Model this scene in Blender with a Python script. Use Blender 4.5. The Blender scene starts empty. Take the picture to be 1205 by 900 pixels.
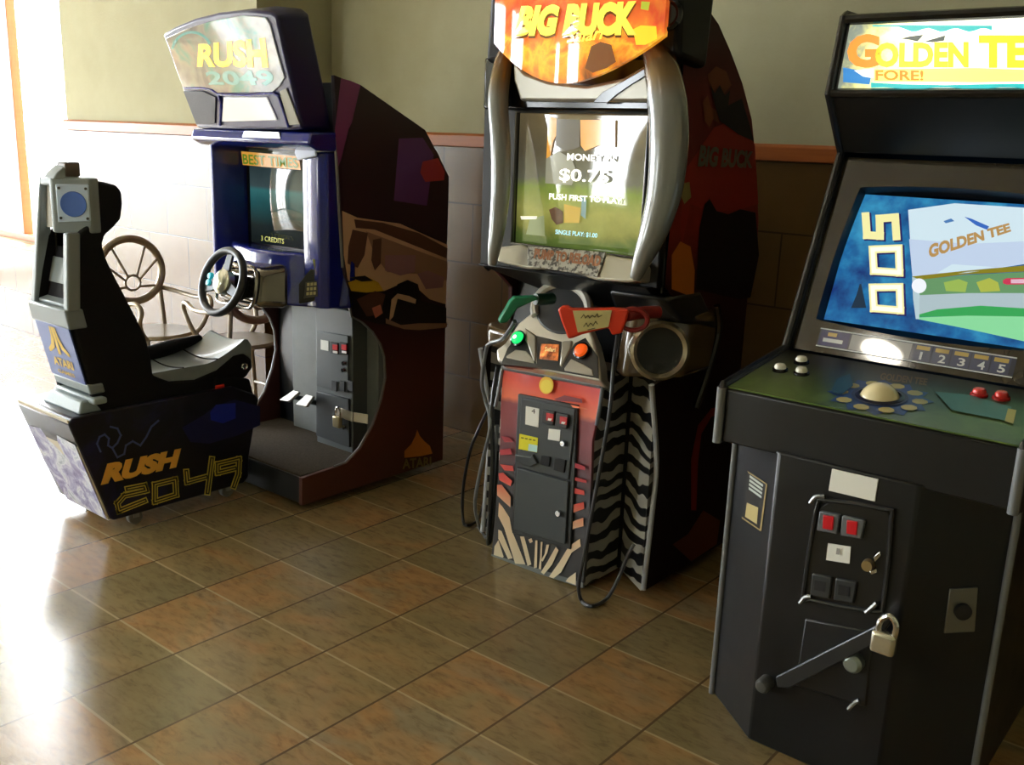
import bpy, bmesh, math, random
from mathutils import Vector, Matrix
random.seed(4)
SC = bpy.context.scene
COL = SC.collection

# ------------------------------------------------------------------ camera model (pixels of the 1205x900 frame -> points of the room)
F, PIT, ROLL, TH, EYE = 1150.0, .2445, .037, -.681, 1.55
cr, sr, cp, sp, ct, st = math.cos(ROLL), math.sin(ROLL), math.cos(PIT), math.sin(PIT), math.cos(TH), math.sin(TH)
CAM = Vector((0, 0, EYE))
ROT = Matrix(((ct, st, 0), (-st, ct, 0), (0, 0, 1)))
def ray(px, py):
    a = px - 602.5; b = py - 450
    x = cr*a + sr*b; y = -sr*a + cr*b
    return ROT @ Vector((x/F, cp - sp*y/F, -sp - cp*y/F))
def at_x(px, py, X): d = ray(px, py); return CAM + d*(X/d.x)
def at_y(px, py, Y): d = ray(px, py); return CAM + d*(Y/d.y)
def at_z(px, py, Z): d = ray(px, py); return CAM + d*((Z-EYE)/d.z)
def at_p(px, py, p0, n):
    d = ray(px, py); return CAM + d*((Vector(p0)-CAM).dot(n)/d.dot(n))

# ------------------------------------------------------------------ materials
def lin(c):
    out = []
    for v in c:
        v /= 255.0
        out.append(v/12.92 if v <= .04045 else ((v+.055)/1.055)**2.4)
    return (*out, 1.0)
MATS = {}
def M(name, col=(128, 128, 128), rough=.5, metal=0., spec=.5, coat=0., emit=None, es=0., coat_rough=.03):
    if name in MATS: return MATS[name]
    m = bpy.data.materials.new(name); m.use_nodes = True
    b = m.node_tree.nodes['Principled BSDF']
    b.inputs['Base Color'].default_value = lin(col)
    b.inputs['Roughness'].default_value = rough
    b.inputs['Metallic'].default_value = metal
    b.inputs['Specular IOR Level'].default_value = spec
    b.inputs['Coat Weight'].default_value = coat
    b.inputs['Coat Roughness'].default_value = coat_rough
    if emit is not None:
        b.inputs['Emission Color'].default_value = lin(emit)
        b.inputs['Emission Strength'].default_value = es
    MATS[name] = m
    return m
class NT:
    """small node-tree writer"""
    def __init__(s, name, rough=.5, spec=.5, coat=0.):
        s.m = bpy.data.materials.new(name); s.m.use_nodes = True
        s.t = s.m.node_tree; s.b = s.t.nodes['Principled BSDF']
        s.b.inputs['Roughness'].default_value = rough
        s.b.inputs['Specular IOR Level'].default_value = spec
        s.b.inputs['Coat Weight'].default_value = coat
        s.b.inputs['Coat Roughness'].default_value = .03
        MATS[name] = s.m
    def n(s, typ, **kw):
        nd = s.t.nodes.new(typ)
        for k, v in kw.items(): setattr(nd, k, v)
        return nd
    def l(s, a, b): s.t.links.new(a, b)
    def coord(s, kind='Object'): return s.n('ShaderNodeTexCoord').outputs[kind]
    def math(s, op, a, b=None, c=None):
        nd = s.n('ShaderNodeMath', operation=op)
        for i, v in enumerate((a, b, c)):
            if v is None: continue
            if isinstance(v, (int, float)): nd.inputs[i].default_value = v
            else: s.l(v, nd.inputs[i])
        return nd.outputs[0]
    def ramp(s, fac, stops, interp='LINEAR'):
        nd = s.n('ShaderNodeValToRGB'); r = nd.color_ramp; r.interpolation = interp
        while len(r.elements) < len(stops): r.elements.new(.5)
        for e, (p, c) in zip(r.elements, stops): e.position = p; e.color = lin(c)
        s.l(fac, nd.inputs[0]); return nd.outputs[0]
    def noise(s, vec, scale, detail=3., rough=.55, dist=0.):
        nd = s.n('ShaderNodeTexNoise'); nd.inputs['Scale'].default_value = scale
        nd.inputs['Detail'].default_value = detail; nd.inputs['Roughness'].default_value = rough
        nd.inputs['Distortion'].default_value = dist
        s.l(vec, nd.inputs['Vector']); return nd.outputs[0]
    def mix(s, fac, a, b, blend='MIX'):
        nd = s.n('ShaderNodeMix', data_type='RGBA', blend_type=blend)
        for i, v in ((0, fac), (6, a), (7, b)):
            if isinstance(v, (int, float)): nd.inputs[i].default_value = v
            elif isinstance(v, tuple): nd.inputs[i].default_value = lin(v)
            else: s.l(v, nd.inputs[i])
        return nd.outputs[2]
    def bump(s, h, strength=.3, dist=.01):
        nd = s.n('ShaderNodeBump'); nd.inputs['Strength'].default_value = strength; nd.inputs['Distance'].default_value = dist
        s.l(h, nd.inputs['Height']); s.l(nd.outputs[0], s.b.inputs['Normal'])
    def col(s, c): s.l(c, s.b.inputs['Base Color'])
    def emit(s, c, k): s.l(c, s.b.inputs['Emission Color']); s.b.inputs['Emission Strength'].default_value = k

# ------------------------------------------------------------------ mesh helpers (everything in room coordinates)
class B:
    def __init__(s): s.bm = bmesh.new(); s.mi = 0
    def face(s, pts):
        try: f = s.bm.faces.new([s.bm.verts.new(p) for p in pts]); f.material_index = s.mi; return f
        except ValueError: return None
    def hull(s, a, b):
        """closed solid between two polygons with the same number of corners"""
        va = [s.bm.verts.new(p) for p in a]; vb = [s.bm.verts.new(p) for p in b]; n = len(a)
        fs = [s.bm.faces.new(va[::-1]), s.bm.faces.new(vb)]
        for i in range(n): fs.append(s.bm.faces.new((va[i], va[(i+1) % n], vb[(i+1) % n], vb[i])))
        for f in fs: f.material_index = s.mi
        return s
    def box(s, x0, x1, y0, y1, z0, z1):
        return s.hull([(x0,y0,z0),(x1,y0,z0),(x1,y1,z0),(x0,y1,z0)], [(x0,y0,z1),(x1,y0,z1),(x1,y1,z1),(x0,y1,z1)])
    def px(s, pts, x0, x1): return s.hull([(x0, y, z) for y, z in pts], [(x1, y, z) for y, z in pts])   # profile in y,z
    def py(s, pts, y0, y1): return s.hull([(x, y0, z) for x, z in pts], [(x, y1, z) for x, z in pts])   # profile in x,z
    def pz(s, pts, z0, z1): return s.hull([(x, y, z0) for x, y in pts], [(x, y, z1) for x, y in pts])   # plan in x,y
    def slab(s, pts, d):
        """polygon given by 3-D points, extruded by vector d"""
        d = Vector(d); return s.hull([Vector(p) for p in pts], [Vector(p)+d for p in pts])
    def cyl(s, p0, p1, r0, r1=None, seg=24):
        p0 = Vector(p0); p1 = Vector(p1); r1 = r0 if r1 is None else r1
        ax = (p1-p0).normalized(); u = ax.orthogonal().normalized(); v = ax.cross(u)
        ring = lambda p, r: [p + (u*math.cos(t)+v*math.sin(t))*r for t in [2*math.pi*i/seg for i in range(seg)]]
        return s.hull(ring(p0, r0), ring(p1, r1))
    def tube(s, pts, r, seg=10, closed=False, sub=6):
        P = [Vector(p) for p in pts]; R = r if isinstance(r, (list, tuple)) else [r]*len(P)
        if sub > 1 and len(P) > 2:
            Q, RR = [], []; n = len(P)
            for i in range(n if closed else n-1):
                g = lambda k: P[k % n] if closed else P[max(0, min(n-1, k))]
                p0, p1, p2, p3 = g(i-1), g(i), g(i+1), g(i+2)
                for j in range(sub):
                    t = j/sub
                    Q.append(.5*((2*p1)+(p2-p0)*t+(2*p0-5*p1+4*p2-p3)*t*t+(3*p1-p0-3*p2+p3)*t**3))
                    RR.append(R[i]*(1-t)+R[(i+1) % n]*t)
            if not closed: Q.append(P[-1]); RR.append(R[-1])
            P, R = Q, RR
        n = len(P); rings = []; u = None
        for i in range(n):
            a = P[(i-1) % n] if closed or i > 0 else P[i]; b = P[(i+1) % n] if closed or i < n-1 else P[i]
            t = (b-a).normalized()
            u = t.orthogonal().normalized() if u is None else (u - t*u.dot(t)).normalized()
            v = t.cross(u)
            rings.append([s.bm.verts.new(P[i]+(u*math.cos(k)+v*math.sin(k))*R[i]) for k in [2*math.pi*j/seg for j in range(seg)]])
        for i in range(n if closed else n-1):
            A, C = rings[i], rings[(i+1) % n]
            for j in range(seg): s.bm.faces.new((A[j], A[(j+1) % seg], C[(j+1) % seg], C[j])).material_index = s.mi
        if not closed: s.bm.faces.new(rings[0][::-1]); s.bm.faces.new(rings[-1])
        return s
    def lathe(s, prof, c, ax, seg=28):
        """profile of (radius, height) turned about axis ax through c"""
        c = Vector(c); ax = Vector(ax).normalized(); u = ax.orthogonal().normalized(); v = ax.cross(u); rings = []
        for r, h in prof:
            if r < 1e-6: rings.append([s.bm.verts.new(c+ax*h)])
            else: rings.append([s.bm.verts.new(c+ax*h+(u*math.cos(t)+v*math.sin(t))*r) for t in [2*math.pi*i/seg for i in range(seg)]])
        for A, C in zip(rings, rings[1:]):
            for j in range(seg):
                k = (j+1) % seg
                if len(A) == 1 and len(C) == 1: continue
                if len(A) == 1: f = (A[0], C[k], C[j])
                elif len(C) == 1: f = (A[j], A[k], C[0])
                else: f = (A[j], A[k], C[k], C[j])
                s.bm.faces.new(f).material_index = s.mi
        return s
    def grid(s, fn, nu, nv):
        V = [[s.bm.verts.new(fn(i/nu, j/nv)) for j in range(nv+1)] for i in range(nu+1)]
        for i in range(nu):
            for j in range(nv): s.bm.faces.new((V[i][j], V[i+1][j], V[i+1][j+1], V[i][j+1])).material_index = s.mi
        return s
def link(name, me, parent, mats, world0=Vector((0, 0, 0))):
    o = bpy.data.objects.new(name, me); COL.objects.link(o)
    for m in mats if isinstance(mats, (list, tuple)) else [mats]: me.materials.append(m)
    if parent: o.parent = parent
    return o
def root_loc(o):
    while o and o.parent: o = o.parent
    return o.location.copy() if o else Vector((0, 0, 0))
def part(name, b, mats, parent=None, bevel=0., label=None, seg=2, fixn=True, smooth=True, kind=None):
    bm = b.bm
    if fixn: bmesh.ops.recalc_face_normals(bm, faces=bm.faces[:])
    off = root_loc(parent)
    for v in bm.verts: v.co -= off
    me = bpy.data.meshes.new(name); bm.to_mesh(me); bm.free()
    o = link(name, me, parent, mats)
    if smooth:
        for p in me.polygons: p.use_smooth = True
        try: me.set_sharp_from_angle(angle=math.radians(35))
        except Exception: pass
    if bevel:
        md = o.modifiers.new('bevel', 'BEVEL'); md.width = bevel; md.segments = seg; md.limit_method = 'ANGLE'; md.angle_limit = math.radians(30)
        md.harden_normals = False
    if label: o['label'] = label
    if kind: o['kind'] = kind
    return o
def thing(name, label, cat, loc, group=None):
    o = bpy.data.objects.new(name, None); COL.objects.link(o); o.location = loc; o.empty_display_size = .1
    o['label'] = label; o['category'] = cat
    if group: o['group'] = group
    return o
def struct(name, b, mats, bevel=0., parent=None):
    o = part(name, b, mats, parent, bevel, smooth=bool(bevel))
    if parent is None: o['kind'] = 'structure'
    return o
def decals(name, items, n, parent, lift=.0012, step=.0005):
    """printed artwork: flat coloured areas laid in layers on a surface; items = (list of 3-D points, material)"""
    b = B(); mats = []; n = Vector(n).normalized()
    for k, (pts, m) in enumerate(items):
        if m not in mats: mats.append(m)
        b.mi = mats.index(m)
        f = b.face([Vector(p)+n*(lift+step*k) for p in pts])
        if f:
            f.normal_update()
            if f.normal.dot(n) < 0: f.normal_flip()
    return part(name, b, mats, parent, fixn=False, smooth=False)
_tc = {}
def glyphs(s, bold=0., shear=0.):
    key = (s, bold, shear)
    if key not in _tc:
        cu = bpy.data.curves.new('t', 'FONT'); cu.body = s; cu.offset = bold; cu.shear = shear; cu.resolution_u = 3
        ob = bpy.data.objects.new('t', cu); COL.objects.link(ob)
        bpy.context.view_layer.update()
        me = bpy.data.meshes.new_from_object(ob.evaluated_get(bpy.context.evaluated_depsgraph_get()))
        V = [v.co.copy() for v in me.vertices]; P = [list(p.vertices) for p in me.polygons]
        bpy.data.objects.remove(ob); bpy.data.curves.remove(cu); bpy.data.meshes.remove(me)
        x0 = min(v.x for v in V); x1 = max(v.x for v in V); y0 = min(v.y for v in V); y1 = max(v.y for v in V)
        _tc[key] = ([((v.x-x0)/(x1-x0), (v.y-y0)/(y1-y0)) for v in V], P)
    return _tc[key]
def letters(name, s, quad, mat, parent, n, bold=0., shear=0., lift=.003, fn=None):
    """flat lettering fitted into a quad: lower-left, lower-right, upper-right, upper-left"""
    uv, P = glyphs(s, bold, shear); b = B(); n = Vector(n).normalized()
    if fn is None:
        a, c, d, e = [Vector(q) for q in quad]
        fn = lambda u, v: (a*(1-u)+c*u)*(1-v)+(e*(1-u)+d*u)*v + n*lift
    V = [b.bm.verts.new(fn(u, v)) for u, v in uv]
    for p in P:
        try: f = b.bm.faces.new([V[i] for i in p])
        except ValueError: continue
        f.normal_update()
        if f.normal.dot(n) < 0: f.normal_flip()
    return part(name, b, mat, parent, fixn=False, smooth=False)
def ribbon(name, lines, w, mat, parent, n, lift, fn):
    """a stroke of constant width along each polyline of (u, v), mapped to the surface with fn"""
    b = B(); n = Vector(n).normalized()
    def quad(q):
        f = b.face([fn(*p)+n*lift for p in q])
        if f:
            f.normal_update()
            if f.normal.dot(n) < 0: f.normal_flip()
    for L in lines:
        for (x0, y0), (x1, y1) in zip(L, L[1:]):
            d = math.hypot(x1-x0, y1-y0); ex, ey = (x1-x0)/d*w/2, (y1-y0)/d*w/2
            quad([(x0-ex+ey, y0-ey-ex), (x1+ex+ey, y1+ey-ex), (x1+ex-ey, y1+ey+ex), (x0-ex-ey, y0-ey+ex)])
    return part(name, b, mat, parent, fixn=False, smooth=False)
def tag(o, label, cat, group=None):
    o['label'] = label; o['category'] = cat
    if group: o['group'] = group
    return o
XP, YM = Vector((1, 0, 0)), Vector((0, -1, 0))
def PX(X, L): return [at_x(a, b, X) for a, b in L]
def PY(Y, L): return [at_y(a, b, Y) for a, b in L]
def PZ(Z, L): return [at_z(a, b, Z) for a, b in L]
def PP(p0, n, L): return [at_p(a, b, p0, n) for a, b in L]
def disc_px(c, rx, ry, k=20): return [(c[0]+rx*math.cos(2*math.pi*i/k), c[1]+ry*math.sin(2*math.pi*i/k)) for i in range(k)]

# ------------------------------------------------------------------ shared materials
black = M('black_laminate', (17, 19, 22), .32, spec=.5)
blackmat = M('black_vinyl', (13, 12, 14), .75, spec=.25)
blackgloss = M('black_gloss', (10, 10, 12), .12, spec=.5)
silver = M('silver_plastic', (176, 174, 168), .32, metal=.35)
chrome = M('chrome', (205, 205, 205), .12, metal=1.)
steel = M('brushed_steel', (165, 165, 160), .35, metal=.9)
greyp = M('grey_plastic', (120, 126, 128), .5)
paper = M('white_paper', (238, 238, 232), .6)
redlens = M('red_coin_lens', (150, 14, 24), .3, emit=(200, 20, 30), es=.25)
yellowp = M('yellow_paper', (228, 222, 40), .6)
tmold = M('grey_edge_strip', (110, 112, 114), .3)
darkgrey = M('dark_grey_metal', (52, 56, 58), .45, metal=.2)
slot = M('slot_black', (5, 5, 6), .6)

exec_order = []
SKY, LAMP, EXPO, SUN = 28., 40., 0., 20.
# ================================================================== THE SETTING
YL, YR, XC, TOP = 3.30, 3.80, -4.47, 5.0          # left stretch of the back wall, right stretch behind the machines, the jog between them
XL, XR, YF = -10.2, 2.6, -3.4
RAIL0, RAIL1 = 1.497, 1.567

# plaster
t = NT('plaster_wall', .85, .2)
c = t.coord(); nz = t.noise(c, 5., 5., .6); n2 = t.noise(c, 60., 3., .6)
t.col(t.mix(nz, (152, 149, 120), (168, 165, 138))); t.bump(n2, .25, .004)
plaster = t.m
# travertine wainscot tiles in a running bond
t = NT('wall_tile', .22, .35)
c = t.coord()
sep = t.n('ShaderNodeSeparateXYZ'); t.l(c, sep.inputs[0])
cmb = t.n('ShaderNodeCombineXYZ'); t.l(t.math('ADD', sep.outputs[0], sep.outputs[1]), cmb.inputs[0]); t.l(sep.outputs[2], cmb.inputs[1])
bk = t.n('ShaderNodeTexBrick'); bk.offset = .5; bk.inputs['Scale'].default_value = 1.
bk.inputs['Brick Width'].default_value = .42; bk.inputs['Row Height'].default_value = .304; bk.inputs['Mortar Size'].default_value = .004
bk.inputs['Color1'].default_value = lin((98, 74, 42)); bk.inputs['Color2'].default_value = lin((86, 63, 34)); bk.inputs['Mortar'].default_value = lin((52, 40, 26))
t.l(cmb.outputs[0], bk.inputs['Vector'])
nz = t.noise(c, 7., 5., .65, .6)
t.col(t.mix(t.math('MULTIPLY', nz, .5), bk.outputs['Color'], (74, 55, 32))); t.bump(t.math('SUBTRACT', 1., bk.outputs['Fac']), .25, .004)
walltile = t.m
# slate-look floor tiles: grid measured on the photograph
TS = .2044*EYE
GX, GY = -2.0 , 2.0
o3 = Vector((-.8969*EYE, 1.4006*EYE, 0)); o3 = ROT @ o3; GX, GY = o3.x, o3.y
t = NT('floor_tile', .3, .85)
c = t.coord()
sep = t.n('ShaderNodeSeparateXYZ'); t.l(c, sep.inputs[0])
u = t.math('DIVIDE', t.math('SUBTRACT', sep.outputs[0], GX), TS); v = t.math('DIVIDE', t.math('SUBTRACT', sep.outputs[1], GY), TS)
cmb = t.n('ShaderNodeCombineXYZ'); t.l(t.math('FLOOR', u), cmb.inputs[0]); t.l(t.math('FLOOR', v), cmb.inputs[1])
wn = t.n('ShaderNodeTexWhiteNoise', noise_dimensions='2D'); t.l(cmb.outputs[0], wn.inputs['Vector'])
off = t.n('ShaderNodeVectorMath', operation='SCALE'); t.l(wn.outputs['Color'], off.inputs[0]); off.inputs['Scale'].default_value = 9.
pv = t.n('ShaderNodeVectorMath', operation='ADD'); t.l(c, pv.inputs[0]); t.l(off.outputs[0], pv.inputs[1])
mpf = t.n('ShaderNodeMapping'); t.l(pv.outputs[0], mpf.inputs[0]); mpf.inputs['Scale'].default_value = (1., 1.7, 1.); mpf.inputs['Rotation'].default_value = (0, 0, .5)
big = t.noise(mpf.outputs[0], 3.2, 3., .5, .6); fine = t.noise(mpf.outputs[0], 8., 6., .6, .5)
basec = t.ramp(t.math('ADD', t.math('MULTIPLY', big, .62), t.math('MULTIPLY', wn.outputs['Value'], .38)),
               [(.22, (126, 116, 82)), (.40, (146, 128, 90)), (.52, (160, 134, 92)), (.64, (178, 134, 86)), (.78, (152, 136, 106))])
mps = t.n('ShaderNodeMapping'); t.l(pv.outputs[0], mps.inputs[0]); mps.inputs['Scale'].default_value = (1., 3.2, 1.); mps.inputs['Rotation'].default_value = (0, 0, .9)
streak = t.noise(mps.outputs[0], 15., 6., .68, .5)
soft = t.mix(t.math('MULTIPLY', t.math('SUBTRACT', 1.1, fine), .62), basec, (112, 98, 70))
tile = t.mix(1., soft, t.ramp(streak, [(.30, (206, 202, 196)), (.50, (246, 244, 240)), (.70, (255, 255, 255))]), 'MULTIPLY')
gu = t.math('LESS_THAN', t.math('ABSOLUTE', t.math('SUBTRACT', t.math('FRACT', u), .5)), .5-.012)
gv = t.math('LESS_THAN', t.math('ABSOLUTE', t.math('SUBTRACT', t.math('FRACT', v), .5)), .5-.012)
inside = t.math('MULTIPLY', gu, gv)
t.col(t.mix(gu, (92, 74, 50), t.mix(gv, (164, 145, 108), tile)))  # joints along y darker: shading of their recess painted into the grout colour
ro = t.math('ADD', t.math('MULTIPLY', fine, .12), .15); t.l(ro, t.b.inputs['Roughness'])
t.bump(t.math('ADD', inside, t.math('MULTIPLY', streak, .35)), .2, .004)
floor_m = t.m
# wood of rail and window frames
t = NT('orange_wood', .4, .4)
c = t.coord(); mp = t.n('ShaderNodeMapping'); t.l(c, mp.inputs[0]); mp.inputs['Scale'].default_value = (2, 2, 40)
nz = t.noise(mp.outputs[0], 2., 4.)
t.col(t.mix(nz, (134, 70, 24), (166, 94, 38)))
wood = t.m
ceil_m = M('ceiling_paint', (205, 200, 188), .9, spec=.2)
pave = M('concrete_pavement', (196, 194, 188), .9, spec=.1)
m = bpy.data.materials.new('window_glass'); m.use_nodes = True; nt = m.node_tree; nt.nodes.clear()
go = nt.nodes.new('ShaderNodeOutputMaterial'); gm = nt.nodes.new('ShaderNodeMixShader'); gt = nt.nodes.new('ShaderNodeBsdfTransparent'); gg = nt.nodes.new('ShaderNodeBsdfGlossy'); gf = nt.nodes.new('ShaderNodeFresnel')
gg.inputs['Roughness'].default_value = .02
gi = nt.nodes.new('ShaderNodeNewGeometry'); gr = nt.nodes.new('ShaderNodeMapRange'); gr.inputs['To Min'].default_value = 1.3; gr.inputs['To Max'].default_value = 1/1.3
nt.links.new(gi.outputs['Backfacing'], gr.inputs['Value']); nt.links.new(gr.outputs[0], gf.inputs['IOR'])   # the same reflectance on both faces of the pane
nt.links.new(gf.outputs[0], gm.inputs[0]); nt.links.new(gt.outputs[0], gm.inputs[1]); nt.links.new(gg.outputs[0], gm.inputs[2]); nt.links.new(gm.outputs[0], go.inputs[0])
glass = m

struct('floor', B().box(XL-.2, XR+.2, YF-.2, YR+.2, -.12, 0), floor_m)
struct('ceiling', B().box(XL-.2, XR+.2, YF-.2, YR+.2, TOP, TOP+.12), ceil_m)
struct('ground', B().box(-40, 30, -40, 40, -.3, -.121), pave)
WX0, WX1, WZ0, WZ1 = -9.7, -6.56, .68, 4.75      # window of the back wall
b = B()
b.box(XL-.2, WX0, YL, YR+.2, 0, TOP); b.box(WX1, XC, YL, YR+.2, 0, TOP); b.box(WX0, WX1, YL, YL+.25, 0, WZ0); b.box(WX0, WX1, YL, YL+.25, WZ1, TOP)
struct('wall_back_left', b, plaster)
struct('wall_back_right', B().box(XC, XR+.2, YR, YR+.2, 0, TOP), plaster)
struct('wall_right', B().box(XR, XR+.2, YF-.2, YR, 0, TOP), plaster)
def wall_with_holes(name, along, lo, hi, p0, p1, holes):
    """holes = (start, end, sill, head) along the wall, sorted"""
    b = B(); put = (lambda a0, a1, z0, z1: b.box(a0, a1, p0, p1, z0, z1)) if along == 'x' else (lambda a0, a1, z0, z1: b.box(p0, p1, a0, a1, z0, z1))
    a = lo
    for h0, h1, s, e, *_ in holes:
        put(a, h0, 0, TOP); put(h0, h1, e, TOP)
        if s > 0: put(h0, h1, 0, s)
        a = h1
    put(a, hi, 0, TOP)
    return struct(name, b, plaster)
LEFTW = [(-3.0, -1.72, .0, 3.1, (-2.58, -2.15)), (-1.1, .85, .0, 3.1, (-.12,)), (.95, 2.95, .0, 3.1, (1.95,))]
FRONTW = [(-7.15, -6.75, .8, 2.6), (-6.2, -5.4, .8, 2.6)]
wall_with_holes('wall_left', 'y', YF-.2, YL, XL-.2, XL, LEFTW)
wall_with_holes('wall_front', 'x', XL, XR, YF-.2, YF, FRONTW)
# wainscot, rail
struct('wall_wainscot_left', B().box(WX1, XC+.012, YL-.012, YL, 0, RAIL0), walltile)
struct('wall_wainscot_sill', B().box(XL, WX1, YL-.012, YL, 0, WZ0-.03), walltile)
struct('wall_wainscot_return', B().box(XC, XC+.012, YL, YR, 0, RAIL0), walltile)
struct('wall_wainscot_right', B().box(XC+.012, XR, YR-.012, YR, 0, RAIL0), walltile)
def rail(name, a, b2, axis):
    b = B()
    if axis == 'x': b.px([(a[1], RAIL0), (a[1]-.032, RAIL0+.004), (a[1]-.036, RAIL1-.012), (a[1]-.022, RAIL1), (a[1], RAIL1)], a[0], b2)
    else: b.box(a[0], a[0]+.034, a[1], b2, RAIL0, RAIL1)
    struct(name, b, wood, .003)
rail('trim_1', (WX1, YL), XC+.034, 'x'); rail('trim_2', (XC, YL), YR, 'y'); rail('trim_3', (XC+.034, YR), XR, 'x')
struct('trim_4', B().box(WX0-.05, WX1, YL-.09, YL+.02, WZ0-.03, WZ0), wood, .004)
# windows
wi = [0]
def window(axis, a0, a1, z0, z1, p, bars, mat=wood, depth=.07):
    wi[0] += 1; b = B()
    put = (lambda u0, u1, w0, w1, d0=0., d1=depth: b.box(u0, u1, p+d0, p+d1, w0, w1)) if axis == 'x' else (lambda u0, u1, w0, w1, d0=0., d1=depth: b.box(p+d0, p+d1, u0, u1, w0, w1))
    f = .05
    put(a0, a0+f, z0, z1); put(a1-f, a1, z0, z1); put(a0+f, a1-f, z0, z0+f); put(a0+f, a1-f, z1-f, z1)
    for x in bars: put(x-.025, x+.025, z0+f, z1-f)
    o = struct('window_%d' % wi[0], b, mat, .003)
    b = B(); put(a0+f, a1-f, z0+f, z1-f, depth*.45, depth*.45+.006)
    part('pane', b, glass, o, smooth=False)
    return o
window('x', WX0, WX1, WZ0, WZ1, YL+.06, [-7.47, -8.5])
for h in LEFTW: window('y', h[0], h[1], h[2], h[3], XL-.13, h[4])
white_frame = M('white_window_frame', (200, 198, 190), .5)
for h in FRONTW: window('x', h[0], h[1], h[2], h[3], YF-.13, [], white_frame)
# ================================================================== RACING CABINET
RX0, RX1 = -3.88, -3.08
rc = thing('racing_arcade_cabinet', 'blue sit-down racing arcade cabinet with steering wheel, left end of the row', 'arcade machine', (-3.48, 2.9, 0))
t = NT('blue_flake_plastic', .22, .5, .6)
c = t.coord(); nz = t.noise(c, 900., 0.)
t.col(t.ramp(nz, [(.4, (8, 14, 92)), (.65, (24, 40, 150))]))
blue = t.m
navy = M('navy_plastic', (13, 16, 72), .35, coat=.25)
# side panels
prof = [(2.437, .03), (2.44, .150), (2.62, .155)] + [(p.y, p.z) for p in PX(-3.08, [(408,545),(425,527),(440,500),(450,470),(455,445),(454,420),(449,404),(440,390),(428,379),(415,372)])] + \
       [*[(p.y, p.z) for p in PX(-3.08, [(413,360),(405,315),(401,250)])], (2.64, 1.53), (2.63, 1.765), (2.747, 1.738), (2.95, 1.655), (3.137, 1.567), (3.225, 1.47), (3.29, 1.365), (3.292, .03)]
maroon = NT('side_art_ground', .35, .4); c = maroon.coord(); sp3 = maroon.n('ShaderNodeSeparateXYZ'); maroon.l(c, sp3.inputs[0])
maroon.col(maroon.ramp(sp3.outputs[2], [(.0, (84, 46, 36)), (.45, (92, 48, 40)), (.7, (66, 32, 34)), (.85, (54, 30, 40)), (1., (40, 22, 34))])); maroon = maroon.m
sideR = part('side_panel', B().px(prof, -3.10, -3.08), [maroon], rc, .002)
sideL = part('side_panel', B().px(prof, -3.88, -3.86), [maroon], rc, .002)
def edge(pts, x0, x1, parent, name='edge_strip', mat=tmold, r=.006):
    xm = (x0+x1)/2
    return part(name, B().tube([(xm, y, z) for y, z in pts], r, 8, sub=1), mat, parent)
edge(prof[2:14], -3.10, -3.08, sideR); edge(prof[2:14], -3.88, -3.86, sideL, mat=M('pale_edge_strip', (170, 172, 176), .25)); edge(prof[14:17], -3.10, -3.08, sideR, mat=tmold)
# artwork on the outer right side
A = lambda L: PX(-3.08, L)
violet, violet2, redglow = M('art_purple', (128, 56, 112), .4), M('art_violet', (98, 56, 124), .4), M('art_red', (176, 58, 70), .4)
darkart, beige, beige2, mauve = M('art_dark', (44, 24, 34), .4), M('art_beige', (196, 160, 128), .4), M('art_tan', (150, 116, 94), .4), M('art_mauve', (150, 110, 118), .4)
yel, blk, org, grn, brn = M('art_yellow', (196, 160, 40), .4), M('art_black', (22, 18, 22), .35), M('art_orange', (208, 124, 44), .4), M('art_olive', (140, 116, 60), .4), M('art_brown', (92, 60, 48), .4)
decals('side_art', [
    (A([(394,152),(401,92),(412,95),(424,100),(421,130),(410,152),(401,188),(398,196)]), violet),
    (A([(424,100),(500,153),(514,180),(528,208),(526,285),(470,262),(420,255),(404,252),(402,196),(412,152)]), darkart),
    (A([(469,163),(497,162),(510,182),(502,242),(463,236)]), violet2),
    (A([(497,190),(515,186),(523,202),(522,212),(500,214),(494,203)]), redglow),
    (A([(402,248),(420,256),(470,263),(526,288),(524,358),(505,352),(480,330),(452,342),(410,338),(404,300)]), beige),
    (A([(416,258),(450,262),(492,274),(526,292),(525,304),(480,286),(440,270),(418,268)]), brn),
    (A([(430,272),(526,308),(525,330),(490,322),(455,320),(440,300)]), beige2),
    (A([(414,270),(432,274),(428,300),(420,315),(408,310),(409,290)]), brn),
    (A([(438,282),(448,280),(447,310),(440,318),(436,306)]), brn),
    (A([(452,300),(488,300),(487,320),(470,324),(452,318)]), mauve),
    (A([(490,322),(502,318),(522,326),(520,338),(500,340)]), mauve),
    (A([(408,330),(440,336),(450,342),(470,352),(490,352),(524,362),(524,382),(480,386),(440,380),(414,372),(410,350)]), blk),
    (A([(408,332),(430,325),(444,332),(450,342),(430,344),(412,342)]), yel),
    (A([(410,326),(428,324),(438,330),(424,331)]), blk),
    (A([(418,352),(440,342),(452,346),(446,370),(430,372)]), brn),
    (A([(436,362),(446,358),(449,368),(440,374)]), M('art_salmon', (190, 110, 90), .4)),
    (A([(456,380),(458,352),(466,334),(478,329),(490,334),(494,350),(490,378),(480,386)]), blk),
    (A([(459,352),(466,345),(480,348),(488,352),(487,357),(466,351),(461,372),(456,378)]), beige),
    (A([(452,374),(470,382),(490,380),(525,380),(524,385),(492,388),(474,387),(452,380)]), beige2),
    # fuji-like emblem low on the side
    (A([(487,512),(489,505),(492,512),(497,518),(504,524),(507,533),(494,536),(474,538),(474,530),(482,522)]), org),
], XP, sideR)
letters('lettering', 'ATARI', PX(-3.08, [(473,552),(507,548),(507,537),(473,540)]), grn, sideR, XP, .03)
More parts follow.
